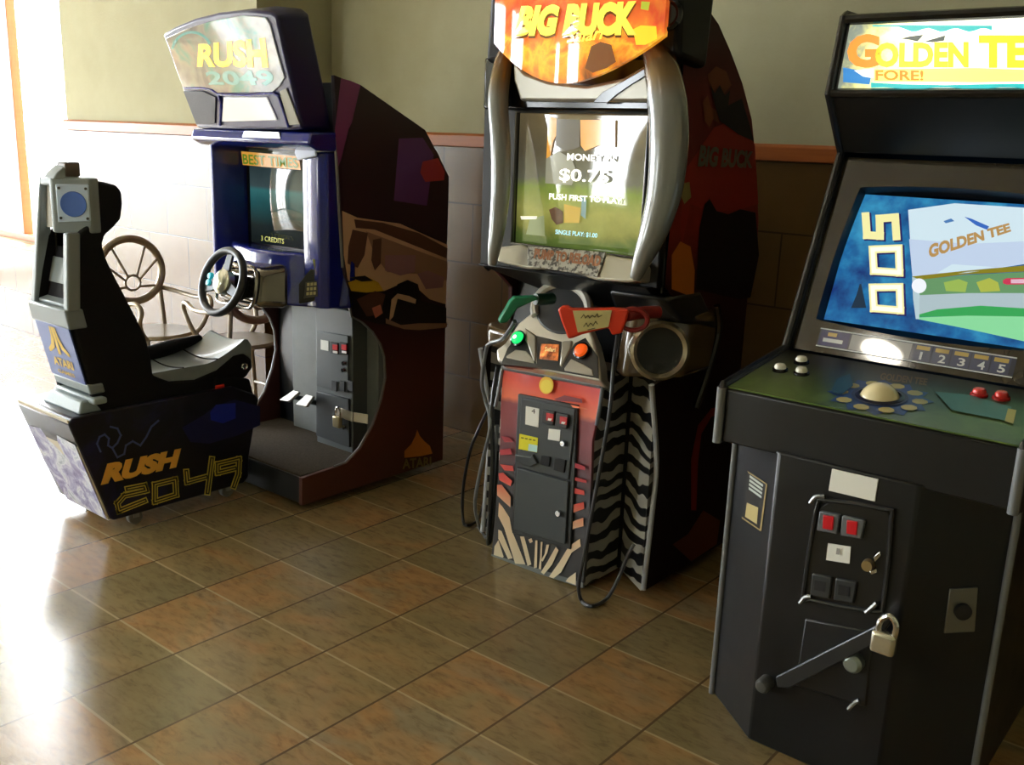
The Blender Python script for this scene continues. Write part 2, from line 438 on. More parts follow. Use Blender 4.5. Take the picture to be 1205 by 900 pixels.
part('screw', B().cyl(at_x(460, 420, -3.08), at_x(460, 420, -3.08)+Vector((.003, 0, 0)), .005), chrome, sideR)
# inner body
b = B(); b.px([(2.93, .05), (2.93, .83), (2.76, .83), (2.76, 1.54), (2.66, 1.55), (2.66, 1.74), (2.745, 1.715), (3.13, 1.545), (3.27, 1.35), (3.27, .05)], -3.86, -3.10)
part('cabinet_body', b, black, rc, .003)
carpet = NT('foot_carpet', .95, .1); cc = carpet.coord(); carpet.col(carpet.mix(carpet.noise(cc, 120., 3.), (58, 52, 46), (96, 88, 78))); carpet = carpet.m
part('floorboard', B().box(-3.86, -3.10, 2.445, 2.93, .03, .145), black, rc, .004)
part('foot_mat', B().box(-3.855, -3.105, 2.455, 2.925, .145, .153), carpet, rc)
kick = NT('kick_panel_metal', .5, .4); cc = kick.coord(); kick.col(kick.mix(kick.noise(cc, 9., 5., .7), (122, 126, 126), (92, 97, 98))); kick = kick.m
part('kick_panel', B().box(-3.70, -3.10, 2.885, 2.93, .153, .82), kick, rc, .003)
# coin door box
cb = part('coin_box', B().box(-3.42, -3.172, 2.80, 2.93, .153, .80), M('coin_box_grey', (84, 90, 92), .45), rc, .004)
C_ = lambda L: PY(2.798, L)
part('coin_panel', B().slab(C_([(374,389),(411,395),(411,462),(374,454)]), (0, -.008, 0)), M('coin_panel_grey', (72, 78, 80), .45), cb, .002)
cdoor = part('coin_door', B().slab(C_([(374,460),(412,469),(413,526),(374,512)]), (0, -.010, 0)), darkgrey, cb, .002)
part('price_sticker', B().slab(PY(2.788, [(377.5,399.5),(386.5,401),(386.5,413),(377.5,411)]), (0, -.001, 0)), paper, cb)
for x in (390.5, 401):
    s_ = part('coin_slot', B().slab(PY(2.789, [(x,402),(x+8.5,403.5),(x+8.5,417),(x,415)]), (0, -.010, 0)), slot, cb, .002)
    part('coin_button', B().slab(PY(2.778, [(x+1.5,405),(x+7,406),(x+7,412),(x+1.5,411)]), (0, -.004, 0)), redlens, s_)
    part('coin_label', B().slab(PY(2.778, [(x+1.5,412.5),(x+7,413.5),(x+7,416),(x+1.5,415)]), (0, -.002, 0)), paper, s_)
for (x, y, z_) in ((406.5, 427, 0), (406, 435, 0)):
    p = at_y(x, y, 2.789); part('lock', B().lathe([(0, .016), (.009, .016), (.011, .01), (.011, 0), (0, 0)], p, YM, 16), chrome, cb)
for x in (391, 400.5, 410):
    part('return_slot', B().slab(PY(2.7885, [(x,447.5),(x+6,449),(x+6,460.5),(x,459)]), (0, -.006, 0)), slot, cb, .0015)
hs = part('hasp', B().slab(PY(2.786, [(396,478),(416,485),(416,496),(407,493),(396,486)]), (0, -.006, 0)).slab([at_y(416,485,2.78), at_y(416,496,2.78), at_y(416,496,2.78)+Vector((.07,.02,0)), at_y(416,485,2.78)+Vector((.07,.02,0))], (0, .004, 0)), M('bare_metal', (206, 200, 186), .3, metal=.6), cb, .001)
p = at_y(397, 494, 2.765); part('padlock', B().box(p.x-.022, p.x+.022, p.y-.012, p.y+.012, p.z-.035, p.z+.018), M('padlock_brass', (190, 176, 140), .3, metal=.8), cb, .006)
p = at_y(398, 486, 2.765); part('padlock_shackle', B().tube([(p.x-.014,p.y,p.z-.02),(p.x-.014,p.y,p.z+.012),(p.x,p.y,p.z+.028),(p.x+.014,p.y,p.z+.012),(p.x+.014,p.y,p.z-.02)], .005, 8), chrome, cb)
p = at_y(406.5, 502, 2.788); part('lock', B().lathe([(0, .014), (.011, .014), (.012, 0), (0, 0)], p, YM, 16), chrome, cb)
# pedals
for q in ([(335,469),(345,459),(352,461),(345,471)], [(354,474),(360,464),(369,466),(366,477)]):
    pts = PY(2.76, q); pts[0].y -= .03; pts[3].y -= .03
    pd = part('pedal', B().slab(pts, (0, .012, -.008)), M('pedal_steel', (190, 190, 184), .3, metal=.7), rc, .002)
    m_ = sum(pts, Vector())/4
    part('pedal_arm', B().cyl(m_+Vector((0, .01, .0)), (m_.x, 2.89, m_.z-.06), .012), darkgrey, pd)
# monitor surround: glossy blue frame
b = B()
b.pz([(-3.885, 2.62), (-3.875, 2.585), (-3.85, 2.585), (-3.825, 2.72), (-3.825, 2.80), (-3.885, 2.80)], .84, 1.53)
part('monitor_surround', b, blue, rc, .008, seg=3)
b = B()
b.pz([(-3.095, 2.68), (-3.10, 2.61), (-3.13, 2.585), (-3.19, 2.58), (-3.235, 2.59), (-3.255, 2.63), (-3.265, 2.72), (-3.265, 2.80), (-3.095, 2.80)], .84, 1.47)
part('monitor_surround', b, blue, rc, .008, seg=3)
part('monitor_hood', B().px([(2.80, 1.47), (2.55, 1.475), (2.50, 1.50), (2.515, 1.545), (2.80, 1.555)], -3.885, -3.085), blue, rc, .010, seg=3)
part('hood_vent', B().slab(PY(2.515, [(290,153.5),(331,155),(333,164),(287,162)]), (0, -.012, 0)), M('hood_silver', (196, 200, 206), .15, metal=.6), rc, .004)
part('view_button', B().slab(PY(2.578, [(350,170),(372,169),(374,184),(352,189),(348,180)]), (0, -.010, 0)), M('pale_plastic', (190, 200, 225), .1, coat=.8), rc, .006)
# screen
scr = NT('racing_screen', .06, .5, .5); c = scr.coord('Generated'); s3 = scr.n('ShaderNodeSeparateXYZ'); scr.l(c, s3.inputs[0])
e = scr.ramp(s3.outputs[2], [(0, (24, 30, 30)), (.2, (40, 50, 46)), (.45, (40, 100, 104)), (.58, (60, 130, 132)), (.62, (70, 90, 92)), (.85, (48, 66, 70)), (1., (60, 60, 40))])
e = scr.mix(scr.math('MULTIPLY', scr.noise(scr.coord(), 9., 3.), .6), e, (16, 22, 24)); scr.col(scr.mix(1., (10, 12, 14), (10, 12, 14))); scr.emit(e, .8); scr = scr.m
SY = 2.735
part('screen_shroud', B().box(-3.86, -3.24, 2.745, 2.775, 1.0, 1.48), black, rc)
sc_ = part('monitor_screen', B().grid(lambda u, v: Vector((-3.80+.535*u, SY-.03*(1-(2*u-1)**2)*(1-(2*v-1)**2)+.008, 1.045+.415*v)), 14, 12), scr, rc, fixn=False)
S_ = lambda L: PY(SY-.022, L)
ban = M('screen_banner', (60, 40, 5), .3, emit=(214, 150, 60), es=.9); bang = M('screen_green', (20, 30, 5), .3, emit=(92, 130, 30), es=.8)
decals('screen_banner', [(S_([(284,178),(352,184),(354,200),(286,194)]), ban)], YM, sc_)
letters('screen_lettering', 'BEST TIMES', S_([(287,193),(352,198),(351,186),(286,181)]), bang, sc_, YM, .02, lift=.004)
letters('screen_lettering', '3 CREDITS', S_([(308,283),(335,287),(335,281),(308,277)]), M('screen_yellow', (40, 40, 5), .3, emit=(190, 190, 50), es=.8), sc_, YM, .01, lift=.004)
# dashboard
b = B().pz([(-3.885, 2.66), (-3.80, 2.585), (-3.70, 2.53), (-3.58, 2.495), (-3.48, 2.485), (-3.37, 2.50), (-3.26, 2.54), (-3.15, 2.605), (-3.09, 2.65), (-3.072, 2.70), (-3.075, 2.735), (-3.10, 2.75), (-3.10, 2.80), (-3.885, 2.80)], .835, 1.035)
for v in b.bm.verts:
    if v.co.z > 1. and v.co.y < 2.7: v.co.y += .05; v.co.z += .02
    elif v.co.y < 2.7: v.co.y += .015
dash = part('dashboard', b, blue, rc, .022, seg=4)
b = B().hull([(-3.62,2.42,.835),(-3.33,2.42,.835),(-3.28,2.56,.82),(-3.67,2.56,.82)], [(-3.60,2.455,.985),(-3.35,2.455,.985),(-3.30,2.58,1.01),(-3.65,2.58,1.01)])
con = part('steering_console', b, M('console_gloss', (112, 106, 98), .07, metal=.85, coat=1.), rc, .03, seg=4)
part('console_trim', B().tube([(-3.355,2.415,.84),(-3.365,2.447,.98),(-3.47,2.445,.992),(-3.58,2.447,.98),(-3.605,2.415,.84),(-3.47,2.41,.832)], .008, 8, closed=True), M('console_trim_silver', (150, 146, 138), .2, metal=.8), con)
# shifter recess on the dash's right wing
p0, nn = Vector((-3.26, 2.54, .9)), Vector((.53, -.85, 0)).normalized()
Q = lambda L, k=0.: PP(p0+nn*(.012+k), nn, L)
part('key_panel', B().slab(Q([(352,334),(366,316),(381,320),(383,332),(375,353),(352,357)]), nn*.006), blackgloss, dash, .003)
kp = part('keypad', B().slab(Q([(360,332),(373,330),(376,348),(358,351)], .006), nn*.008), darkgrey, dash, .002)
ks = []
for i in range(3):
    for j in range(3):
        x = 361.5+4.2*i-.4*j; y = 333+5.4*j-.4*i
        ks.append((Q([(x,y),(x+3,y-.4),(x+3,y+3.2),(x,y+3.6)], .014), M('key_cream', (176, 170, 130), .5)))
decals('keys', ks, nn, kp)
part('card_window', B().slab(Q([(368,305),(380,303),(384,322),(372,324)]), nn*.008), M('olive_window', (92, 104, 50), .2), dash, .003)
# steering wheel
WC, WN = Vector((-3.455, 2.345, .935)), Vector((0, -.94, .34)).normalized()
WU = Vector((1, 0, 0)); WV = WN.cross(WU).normalized()
wp = lambda r, a: WC+(WU*math.cos(a)+WV*math.sin(a))*r
sw = part('steering_wheel', B().tube([wp(.132, 2*math.pi*i/28) for i in range(28)], .0165, 12, closed=True, sub=2), M('wheel_rubber', (40, 42, 46), .4), rc)
b = B()
for a in (math.radians(200), math.radians(-20), math.radians(90)):
    d = wp(1, a)-WC; s_ = WN.cross(d)*.024
    q0, q1 = WC+d*.03, WC+d*.128
    b.slab([q0-s_, q1-s_*.75, q1+s_*.75, q0+s_], -WN*.012)
part('wheel_spokes', b, M('spoke_grey', (70, 74, 78), .3, metal=.3), sw, .003)
part('wheel_hub', B().lathe([(0, .022), (.035, .02), (.052, .008), (.054, -.02), (0, -.02)], WC, WN), M('hub_gloss', (205, 205, 190), .08, metal=.5, coat=1.), sw)
for i in (-1, 1):
    q = WC - WU*.088 + WV*(.014*i) ; part('wheel_button', B().lathe([(0, .01), (.013, .008), (.015, -.004)], q, WN, 16), M('cyan_button', (40, 170, 190), .3, emit=(40, 190, 210), es=.3), sw)
part('steering_column', B().cyl(WC-WN*.01, WC-WN*.12, .04, .055), blackmat, rc)
# head box with the lit sign
H0, HN = Vector((0, 2.50, 1.55)), Vector((0, -.949, -.316)).normalized()
HP = lambda L, k=0.: PP(H0+HN*k, HN, L)
out = [(191,40),(204,32),(228,22),(256,15),(290,11),(318,14),(326,20),(333,52),(345,105),(356,152),(340,153),(290,152),(231,150),(212,98)]
fr = HP(out); back = [p+Vector((0, .15, .03 if p.z > 1.7 else 0)) for p in fr]
head = part('sign_head', B().hull(fr, back), navy, rc, .012, seg=3)
sgn = NT('racing_sign_glass', .05, .5, 1.); c = sgn.coord(); nz = sgn.noise(c, 6., 3., .6, .5)
e = sgn.ramp(nz, [(.35, (120, 122, 122)), (.5, (150, 150, 140)), (.65, (96, 150, 140))]); sgn.col(e); sgn.emit(e, .35); sgn = sgn.m
mar = part('sign_glass', B().slab(HP([(197,44),(225,32),(256,23),(287,18),(313.6,20),(319,29),(327,60),(336,91),(330,101),(322,108),(256,109),(239,102),(216,102)]), HN*.006), sgn, head, .002)
HS = lambda L: HP(L, .007)
ywarm = M('sign_yellow', (240, 200, 60), .2, emit=(250, 206, 80), es=.75, coat=1.); teal = M('sign_teal', (90, 150, 145), .2, emit=(120, 180, 170), es=.4, coat=1.)
letters('sign_lettering', 'RUSH', HS([(232,79),(322,80),(312,44),(229,52)]), ywarm, mar, HN, .05, .2, lift=.001)
letters('sign_lettering', '2049', HS([(246,100),(326,101),(319,82),(241,84)]), teal, mar, HN, .03, lift=.001)
ribbon('sign_ring', [[(226+26*math.cos(a/10)*.9, 62-24*math.sin(a/10)) for a in range(5, 30)]], 3., teal, mar, HN, .001, lambda u, v: HS([(u, v)])[0])
spk = NT('speaker_mesh', .5, .3); c = spk.coord(); spk.col(spk.mix(spk.noise(c, 400., 1.), (58, 58, 66), (92, 92, 98))); spk = spk.m
part('speaker_grille', B().slab(HP([(217,107),(240,107),(255,114),(254,145),(232,146)]), HN*.006), spk, head, .002)
part('speaker_grille', B().slab(HP([(330,107),(338,103),(354,146),(341,147)]), HN*.006), M('speaker_pale', (150, 150, 138), .3), head, .002)
lp = part('info_panel', B().slab(HP([(264,114),(315,114),(327,141),(262,143)]), HN*.006), M('info_panel_gloss', (226, 226, 226), .06, coat=1., emit=(255, 255, 255), es=.35), head, .003)
part('head_trim', B().tube(HP([(219,104),(241,104),(257,111),(260,130),(259,147)], .006), .006, 8, sub=2).tube(HP([(257,111),(290,112),(322,110),(330,120),(340,150)], .006), .006, 8, sub=2), blue, head)
# ================================================================== RACING SEAT ON ITS POD
PXS = -3.43                                                   # right flank of the pod
pod = thing('racing_seat_pod', 'black racing seat on a dark blue wheeled pod in front of the steering wheel', 'arcade seat', (-3.68, 2.05, 0))
PL = -3.84
navyart = NT('pod_side_print', .35, .4, .3); c = navyart.coord(); nz = navyart.noise(c, 5., 4., .6, .8)
navyart.col(navyart.ramp(nz, [(.40, (14, 12, 20)), (.55, (18, 18, 38)), (.68, (26, 26, 70))])); navyart = navyart.m
podback = NT('pod_back_print', .35, .4); c = podback.coord(); nz = podback.noise(c, 11., 5., .65, 1.2)
podback.col(podback.ramp(nz, [(.32, (96, 84, 140)), (.46, (150, 150, 190)), (.58, (214, 218, 228)), (.7, (120, 140, 160))])); podback = podback.m
prof = [(1.785, .06), (1.80, .048), (2.40, .048), (2.425, .07), (2.432, .16), (2.49, .41), (2.475, .435), (2.36, .492), (1.665, .492), (1.648, .47)]
body = part('pod_body', B().px(prof, PL, PXS), navyart, pod, .006)
# back plate with the torn pale print
N_ = Vector((0, -.953, -.30)).normalized(); P0 = Vector((0, 1.646, .48))
bp = part('back_plate', B().slab([(PL+.01,1.652,.485),(PXS-.005,1.652,.485),(PXS-.005,1.785,.055),(PL+.08,1.785,.055),(PL+.02,1.735,.22)], N_*.006), M('pod_board_beige', (206, 198, 180), .6), body)
decals('back_print', [([(PL+.022,1.682,.38),(-3.66,1.684,.395),(PXS-.012,1.680,.385),(PXS-.012,1.782,.06),(PL+.09,1.782,.06),(PL+.025,1.735,.21)], podback)], N_, bp, lift=.008)
# side print: swirls, blue glow, lettering
S_ = lambda u, v: at_x(u, v, PXS)
swirl = M('swirl_blue', (84, 98, 160), .4)
ribbon('swirl', [[(118,531),(114,522),(117,514),(123,511),(128,516),(127,524),(132,527),(138,521),(142,512),(138,504),(130,502)], [(132,527),(138,538),(146,534),(148,524),(156,519),(165,524),(172,514),(178,502),(186,495)], [(305,566),(309,560),(304,554),(308,548)]], 2.2, swirl, body, XP, .0012, S_)
decals('blue_glow', [(PX(PXS, [(214,503),(240,488),(252,478),(276,470),(306,478),(306,500),(280,512),(246,522),(224,520)]), M('glow_navy', (22, 24, 76), .4)),
                     (PX(PXS, [(247,485),(254,476),(277,474),(277,492),(262,498),(248,494)]), M('glow_blue', (30, 44, 168), .35))], XP, body)
orange_t, yel_t, dk_t = M('lettering_orange', (250, 186, 76), .4), M('lettering_yellow', (220, 200, 84), .4), M('lettering_dark', (58, 54, 26), .4)
letters('lettering', 'RUSH', PX(PXS, [(118,571),(207,550),(213,527),(126,545)]), orange_t, body, XP, .07, .0, lift=.002)
digits = [[(172,570),(150,574),(147,579),(173,577),(171,584),(140,597),(139,602),(163,594),(172,588)],
          [(181,567),(205,561),(206,582),(181,590),(181,567)],
          [(222,550),(221,567),(242,560)], [(248,539),(246,578)], [(216,559),(216,568),(242,563)],
          [(255,549),(256,542),(282,537),(283,556),(276,571)], [(256,548),(256,557),(276,551)]]
digits = [[(140,601),(138,592),(146,583),(172,577),(170,571),(150,575)], [(140,601),(170,589)],
          [(182,570),(206,564),(207,582),(182,590),(182,570)],
          [(219,555),(220,567),(242,561)], [(249,540),(244,579)],
          [(256,556),(256,546),(281,540),(280,558),(275,572)], [(256,556),(276,551)]]
ribbon('lettering', digits, 7.2, yel_t, body, XP, .0014, S_); ribbon('lettering', digits, 4.6, dk_t, body, XP, .0022, S_); ribbon('lettering', digits, 1.2, yel_t, body, XP, .0030, S_)
# front box with a red latch
fb = part('front_box', B().px([(2.28, .48), (2.28, .535), (2.30, .545), (2.455, .505), (2.475, .43), (2.36, .48)], -3.66, PXS-.012), blackmat, pod, .006)
p = at_x(258, 455, PXS-.02); part('latch', B().box(p.x-.03, p.x+.01, p.y-.025, p.y+.02, p.z-.02, p.z+.012), M('latch_red', (200, 40, 24), .35), fb, .004)
# castors
for x, y in ((PXS-.03, 1.90), (PL+.05, 1.90), (PXS-.03, 2.33), (PL+.05, 2.33)):
    w_ = part('castor', B().cyl((x-.014, y, .030), (x+.014, y, .030), .030), M('castor_grey', (120, 118, 112), .5), pod, .004)
    part('castor_fork', B().box(x-.02, x+.02, y-.012, y+.012, .03, .05), steel, w_)
# mount between pod and seat
mount = M('mount_grey', (148, 160, 164), .5)
part('seat_mount', B().hull([(PL+.10,1.70,.49),(PXS-.02,1.70,.49),(PXS-.02,2.1,.49),(PL+.10,2.1,.49)], [(PL+.14,1.72,.54),(PXS-.03,1.72,.54),(PXS-.03,2.05,.54),(PL+.14,2.05,.54)]).box(PL+.12, PXS+.012, 1.745, 1.80, .525, .55), mount, pod, .008)
# seat shell: flank profile traced at its own plane
SXR, SXL = -3.45, -3.735
flank = [(103,212),(122,214),(138,218),(144,226),(145,240),(143,258),(134,268),(124,277),(121,288),(125,303),(134,322),(146,345),(160,372),(172,396),(178,420),(181,442),(200,449),(230,447),(256,436),(276,419),(288,416),(297,423),(298,433),(291,443),(276,452),(262,463),(240,474),(200,482),(150,486),(118,485),(110,470),(96,420),(82,372),(84,320),(88,282),(104,264),(110,240)]
pts = [(p.y, p.z) for p in PX(SXR, flank)]
shell = part('seat_shell', B().px(pts, SXR-.035, SXR), blackmat, pod, .012, seg=3)
shell_far = part('seat_shell', B().px(pts, SXL, SXL+.035), blackmat, pod, .012, seg=3)
# back rest, bottom and headrest between the flanks
b = B(); b.px([(1.79, 1.33), (1.87, 1.325), (1.885, 1.22), (1.80, 1.12), (1.83, 1.05), (1.99, .70), (2.0, .56), (1.80, .54), (1.72, .86), (1.76, 1.10)], SXL+.03, SXR-.03)
part('back_rest', b, blackmat, pod, .02, seg=3)
cush = NT('grey_seat_vinyl', .32, .5, .2); c = cush.coord(); cush.col(cush.mix(cush.noise(c, 14., 3.), (116, 126, 130), (140, 150, 152))); cush = cush.m
def seat_surf(u, v):
    x = SXL+.02+(SXR-SXL-.03)*u; y = 1.98+.50*v
    z = .600+.10*max(0, (v-.55)/.45)**1.5 - .015*math.sin(math.pi*u) - (.05*((v-.93)/.07)**2 if v > .93 else 0)
    return Vector((x, y, z))
b = B().grid(seat_surf, 14, 30)
ret = bmesh.ops.extrude_face_region(b.bm, geom=b.bm.faces[:])
for v in [g for g in ret['geom'] if isinstance(g, bmesh.types.BMVert)]: v.co.z -= .07
cu_ = part('seat_cushion', b, cush, pod)
for yv in (.34, .66):
    part('cushion_seam', B().tube([seat_surf(k/8, yv)+Vector((0, 0, .001)) for k in range(9)], .0035, 6, sub=1), blackmat, cu_)
part('cushion_bolster', B().tube([(SXL+.02, 1.98, .615), (SXL+.02, 2.1, .61), (SXL+.02, 2.25, .63), (SXL+.02, 2.40, .65)], [.03, .034, .032, .015], 12), blackmat, cu_)
p = at_x(288, 431, SXR); part('grommet', B().lathe([(.008, 0), (.014, .003), (.016, 0)], p, XP, 14), chrome, shell)
# back of the seat: grey frame, speaker, dark pocket, white panel, blue badge plate
fg = M('seat_back_grey', (136, 146, 150), .45)
bx0, bx1 = SXL-.005, SXR+.004
BY = lambda z: 1.705 if z > 1.12 else (1.705-.02*(1.12-z)/.24 if z > .88 else 1.685+.075*(.88-z)/.33)   # the shell's rear outline
def bq(x0, x1, z0, z1, d=.0): return [(x0, BY(z0)-d, z0), (x1, BY(z0)-d, z0), (x1, BY(z1)-d, z1), (x0, BY(z1)-d, z1)]
sb = part('seat_back_frame', B().slab(bq(bx0, bx1, .815, .89, .012), (0, .07, 0)), fg, pod, .008, seg=3)
part('side_rail', B().slab(bq(bx1-.035, bx1, .88, 1.165), (0, .05, 0)), fg, sb, .008, seg=3)
part('side_rail', B().slab(bq(bx0, bx0+.04, .88, 1.357), (0, .05, 0)), fg, sb, .008, seg=3)
part('top_rail', B().slab(bq(bx0+.02, bx1-.09, 1.325, 1.357), (0, .09, 0)), fg, sb, .008, seg=3)
part('foot_rail', B().slab(bq(bx0+.02, bx1-.0, .56, .60, .008), (0, .06, 0)), fg, sb, .008, seg=3)
part('speaker_housing', B().pz([(bx1-.105, 1.702), (bx1-.085, 1.702), (bx1+.004, 1.798), (bx1, 1.835), (bx1-.105, 1.835)], 1.16, 1.357), fg, sb, .008, seg=3)
part('pocket', B().box(bx0+.06, bx1-.06, 1.76, 1.79, .86, 1.34).box(bx0+.02, bx1-.02, 1.76, 1.79, .86, 1.16), blackmat, sb)
part('pocket_shelf', B().slab([(bx0+.03,1.735,.965),(bx1-.03,1.735,.965),(bx1-.03,1.752,1.06),(bx0+.03,1.752,1.06)], (0, .01, 0)).slab([(bx0+.03,1.70,.89),(bx1-.03,1.70,.89),(bx1-.03,1.755,.91),(bx0+.03,1.755,.91)], (0, 0, .012)), fg, sb, .003)
part('pocket_panel', B().slab([(bx0+.035,1.728,1.17),(bx1-.105,1.728,1.17),(bx1-.105,1.728,1.325),(bx0+.035,1.728,1.325)], (0, .01, 0)), M('pocket_panel_white', (225, 225, 225), .4), sb, .002)
# rear speaker on the chamfered corner of the headrest
for sgn_, xs in ((1, bx1),):
    nn_ = Vector((.726*sgn_, -.688, 0)); uu = Vector((.688*sgn_, .726, 0)); c_ = Vector((xs-sgn_*.038, 1.757, 1.264))
    q = [c_-uu*.058+Vector((0, 0, -.066)), c_+uu*.056+Vector((0, 0, -.060)), c_+uu*.056+Vector((0, 0, .072)), c_-uu*.058+Vector((0, 0, .070))]
    o_ = part('rear_speaker', B().slab(q, nn_*.008), M('speaker_frame_pale', (196, 216, 240), .3, coat=.4), sb, .006)
    m_ = c_+nn_*.008
    part('speaker_cone', B().lathe([(.046, 0), (.044, .004), (.03, .002), (0, .005)], m_, nn_, 24), M('speaker_blue', (84, 120, 205), .35), o_)
    for du, dv in ((-.046, .056), (.046, .056), (.046, -.05), (-.046, -.05)):
        k_ = m_+uu*du+Vector((0, 0, dv)); part('speaker_bolt', B().cyl(k_-nn_*.001, k_+nn_*.003, .005, seg=10), darkgrey, o_)
# top knob
part('top_cap', B().px([(1.70, 1.35), (1.715, 1.372), (1.75, 1.40), (1.79, 1.40), (1.80, 1.35)], SXL+.10, SXR-.06), fg, pod, .006)
part('top_clip', B().box(SXR-.12, SXR-.055, 1.745, 1.80, 1.36, 1.41), M('clip_brown', (96, 84, 76), .5), pod, .005)
# badge plate
nb = Vector((0, -.975, -.22)).normalized()
pl = part('badge_plate', B().slab([(bx0+.02,BY(.60)-.004,.60),(bx1-.012,BY(.60)-.004,.60),(bx1-.012,BY(.82)-.004,.82),(bx0+.02,BY(.82)-.004,.82)], nb*.006), M('badge_blue', (52, 76, 142), .4), pod, .002)
by = lambda u, v: Vector((bx0+.02+(bx1-bx0-.032)*u, BY(.60+.22*v)-.004, .60+.22*v))+nb*.0075
gold = M('badge_gold', (206, 172, 58), .45)
decals('emblem', [([by(*q) for q in L], gold) for L in (
    [(.46,.95),(.54,.95),(.54,.45),(.46,.45)], [(.41,.95),(.45,.95),(.45,.72),(.40,.56),(.24,.46),(.20,.46),(.20,.52),(.32,.62),(.39,.78)], [(.59,.95),(.55,.95),(.55,.72),(.60,.56),(.76,.46),(.80,.46),(.80,.52),(.68,.62),(.61,.78)])], nb, pl, lift=.0005, step=0)
letters('lettering', 'ATARI', [by(.22,.22), by(.80,.22), by(.80,.38), by(.22,.38)], gold, pl, nb, .04, lift=.001)
letters('lettering', 'GAMES', [by(.26,.08), by(.76,.08), by(.76,.15), by(.26,.15)], gold, pl, nb, .02, lift=.001)

# the seat narrows towards the headrest
for o in pod.children_recursive:
    if o.name.split('.')[0] in ('seat_shell', 'back_rest', 'seat_back_frame', 'side_rail', 'cross_rail', 'top_rail', 'pocket', 'pocket_shelf', 'pocket_panel', 'top_cap'):
        off = pod.location
        for v in o.data.vertices:
            x, z = v.co.x+off.x, v.co.z+off.z
            d = SXR-x
            if d > .11 and z > .87:
                k_ = 1-.62*min(1., (z-.87)/.48); v.co.x = SXR-.11-(d-.11)*k_-off.x
# ================================================================== HUNTING CABINET
hc = thing('hunting_arcade_cabinet', 'tall hunting arcade cabinet with curved tusks beside its screen and zebra striped base', 'arcade machine', (-1.985, 3.0, 0))
HX0, HX1 = -2.37, -1.60
bronze = M('bronze_plastic', (92, 76, 54), .2, coat=.6)
bsil = M('bright_silver', (150, 147, 138), .3, metal=.45)
bodyprof = [(2.87, .02), (2.87, .80), (2.92, 1.0), (2.90, 1.10), (2.77, 1.14), (2.77, 1.98), (2.86, 1.965), (3.05, 1.845), (3.24, 1.64), (3.36, 1.285), (3.335, 1.0), (3.33, .02)]
part('cabinet_body', B().px(bodyprof, HX0+.02, HX1-.02), black, hc, .004)
sideprof = [(2.765, .03), (2.785, .30), (2.79, .50), (2.72, .78), (2.80, .795), (2.88, .82), (2.88, 1.0), (2.76, 1.09), (2.74, 1.12), (2.755, 1.55), (2.75, 2.02)] + \
           [(p.y, p.z) for p in PX(HX1, [(812,1),(830,5),(846,28),(860,60),(874,98),(885,140),(890,190),(893,260),(890,310),(880,350)])] + [(3.345, .6), (3.335, .03)]
sart = NT('hunt_side_ground', .55, .15); c = sart.coord(); s3 = sart.n('ShaderNodeSeparateXYZ'); sart.l(c, s3.inputs[0])
nz = sart.noise(c, 7., 4., .6, 1.)
e = sart.ramp(s3.outputs[2], [(.0, (24, 12, 10)), (.4, (30, 14, 12)), (.55, (70, 26, 20)), (.64, (150, 44, 28)), (.8, (110, 30, 26)), (.95, (60, 26, 24))])
mr = sart.n('ShaderNodeMapRange'); mr.inputs['From Max'].default_value = 2.; sart.l(s3.outputs[2], mr.inputs['Value'])
rp = e.node; sart.l(mr.outputs[0], rp.inputs[0]); sart.col(sart.mix(sart.math('MULTIPLY', nz, .5), e, (40, 16, 14))); sart = sart.m
sR = part('side_panel', B().px(sideprof, HX1-.02, HX1), sart, hc, .003)
sL = part('side_panel', B().px(sideprof, HX0, HX0+.02), sart, hc, .003)
for s_, x in ((sR, HX1-.01), (sL, HX0+.01)):
    part('edge_strip', B().tube([(x, y-.003, z) for y, z in sideprof[7:11]], .010, 8, sub=4), blackgloss, s_)
    part('edge_strip', B().tube([(x, y-.003, z) for y, z in sideprof[0:4]], .010, 8, sub=4), M('pale_edge_strip', (170, 172, 176), .25), s_)
Z = lambda L: PX(HX1, L)
dk, om, rd, rb = M('hunt_dark', (22, 12, 12), .55, spec=.15), M('hunt_orange', (186, 102, 34), .55, spec=.15), M('hunt_red', (140, 40, 30), .55, spec=.15), M('hunt_brown', (110, 58, 32), .55, spec=.15)
decals('side_art', [
    (Z([(806,200),(840,150),(866,140),(888,170),(892,240),(872,246),(838,250),(812,240),(802,290),(800,270)]), rd),
    (Z([(790,300),(800,284),(812,290),(817,318),(816,350),(790,340)]), om),
    (Z([(832,88),(842,78),(854,84),(860,100),(850,112),(840,108),(834,100)]), rb),
    (Z([(826,120),(832,112),(836,126),(842,130),(846,146),(838,140),(834,150),(828,142)]), rb),
    (Z([(834,96),(840,110),(846,100),(852,112),(858,106),(856,124),(872,116),(882,150),(886,166),(868,158),(846,142),(840,122)]), dk),
    (Z([(818,340),(822,268),(828,240),(834,234),(842,248),(856,252),(870,246),(888,250),(892,300),(882,350),(868,352)]), dk),
    (Z([(800,216),(810,214),(812,232),(804,240),(800,230)]), M('hunt_olive', (130, 118, 58), .4)),
    (Z([(812,600),(812,540),(820,500),(836,480),(848,478),(848,486),(836,490),(824,510),(820,545),(818,600)]), rd),
    (Z([(790,640),(808,628),(826,600),(846,612),(842,640),(812,660)]), rb),
], XP, sR)
letters('lettering', 'BIG BUCK', Z([(819,196),(884,198),(884,178),(821,170)]), M('hunt_lettering', (86, 80, 66), .4), sR, XP, .05, .15, lift=.006)
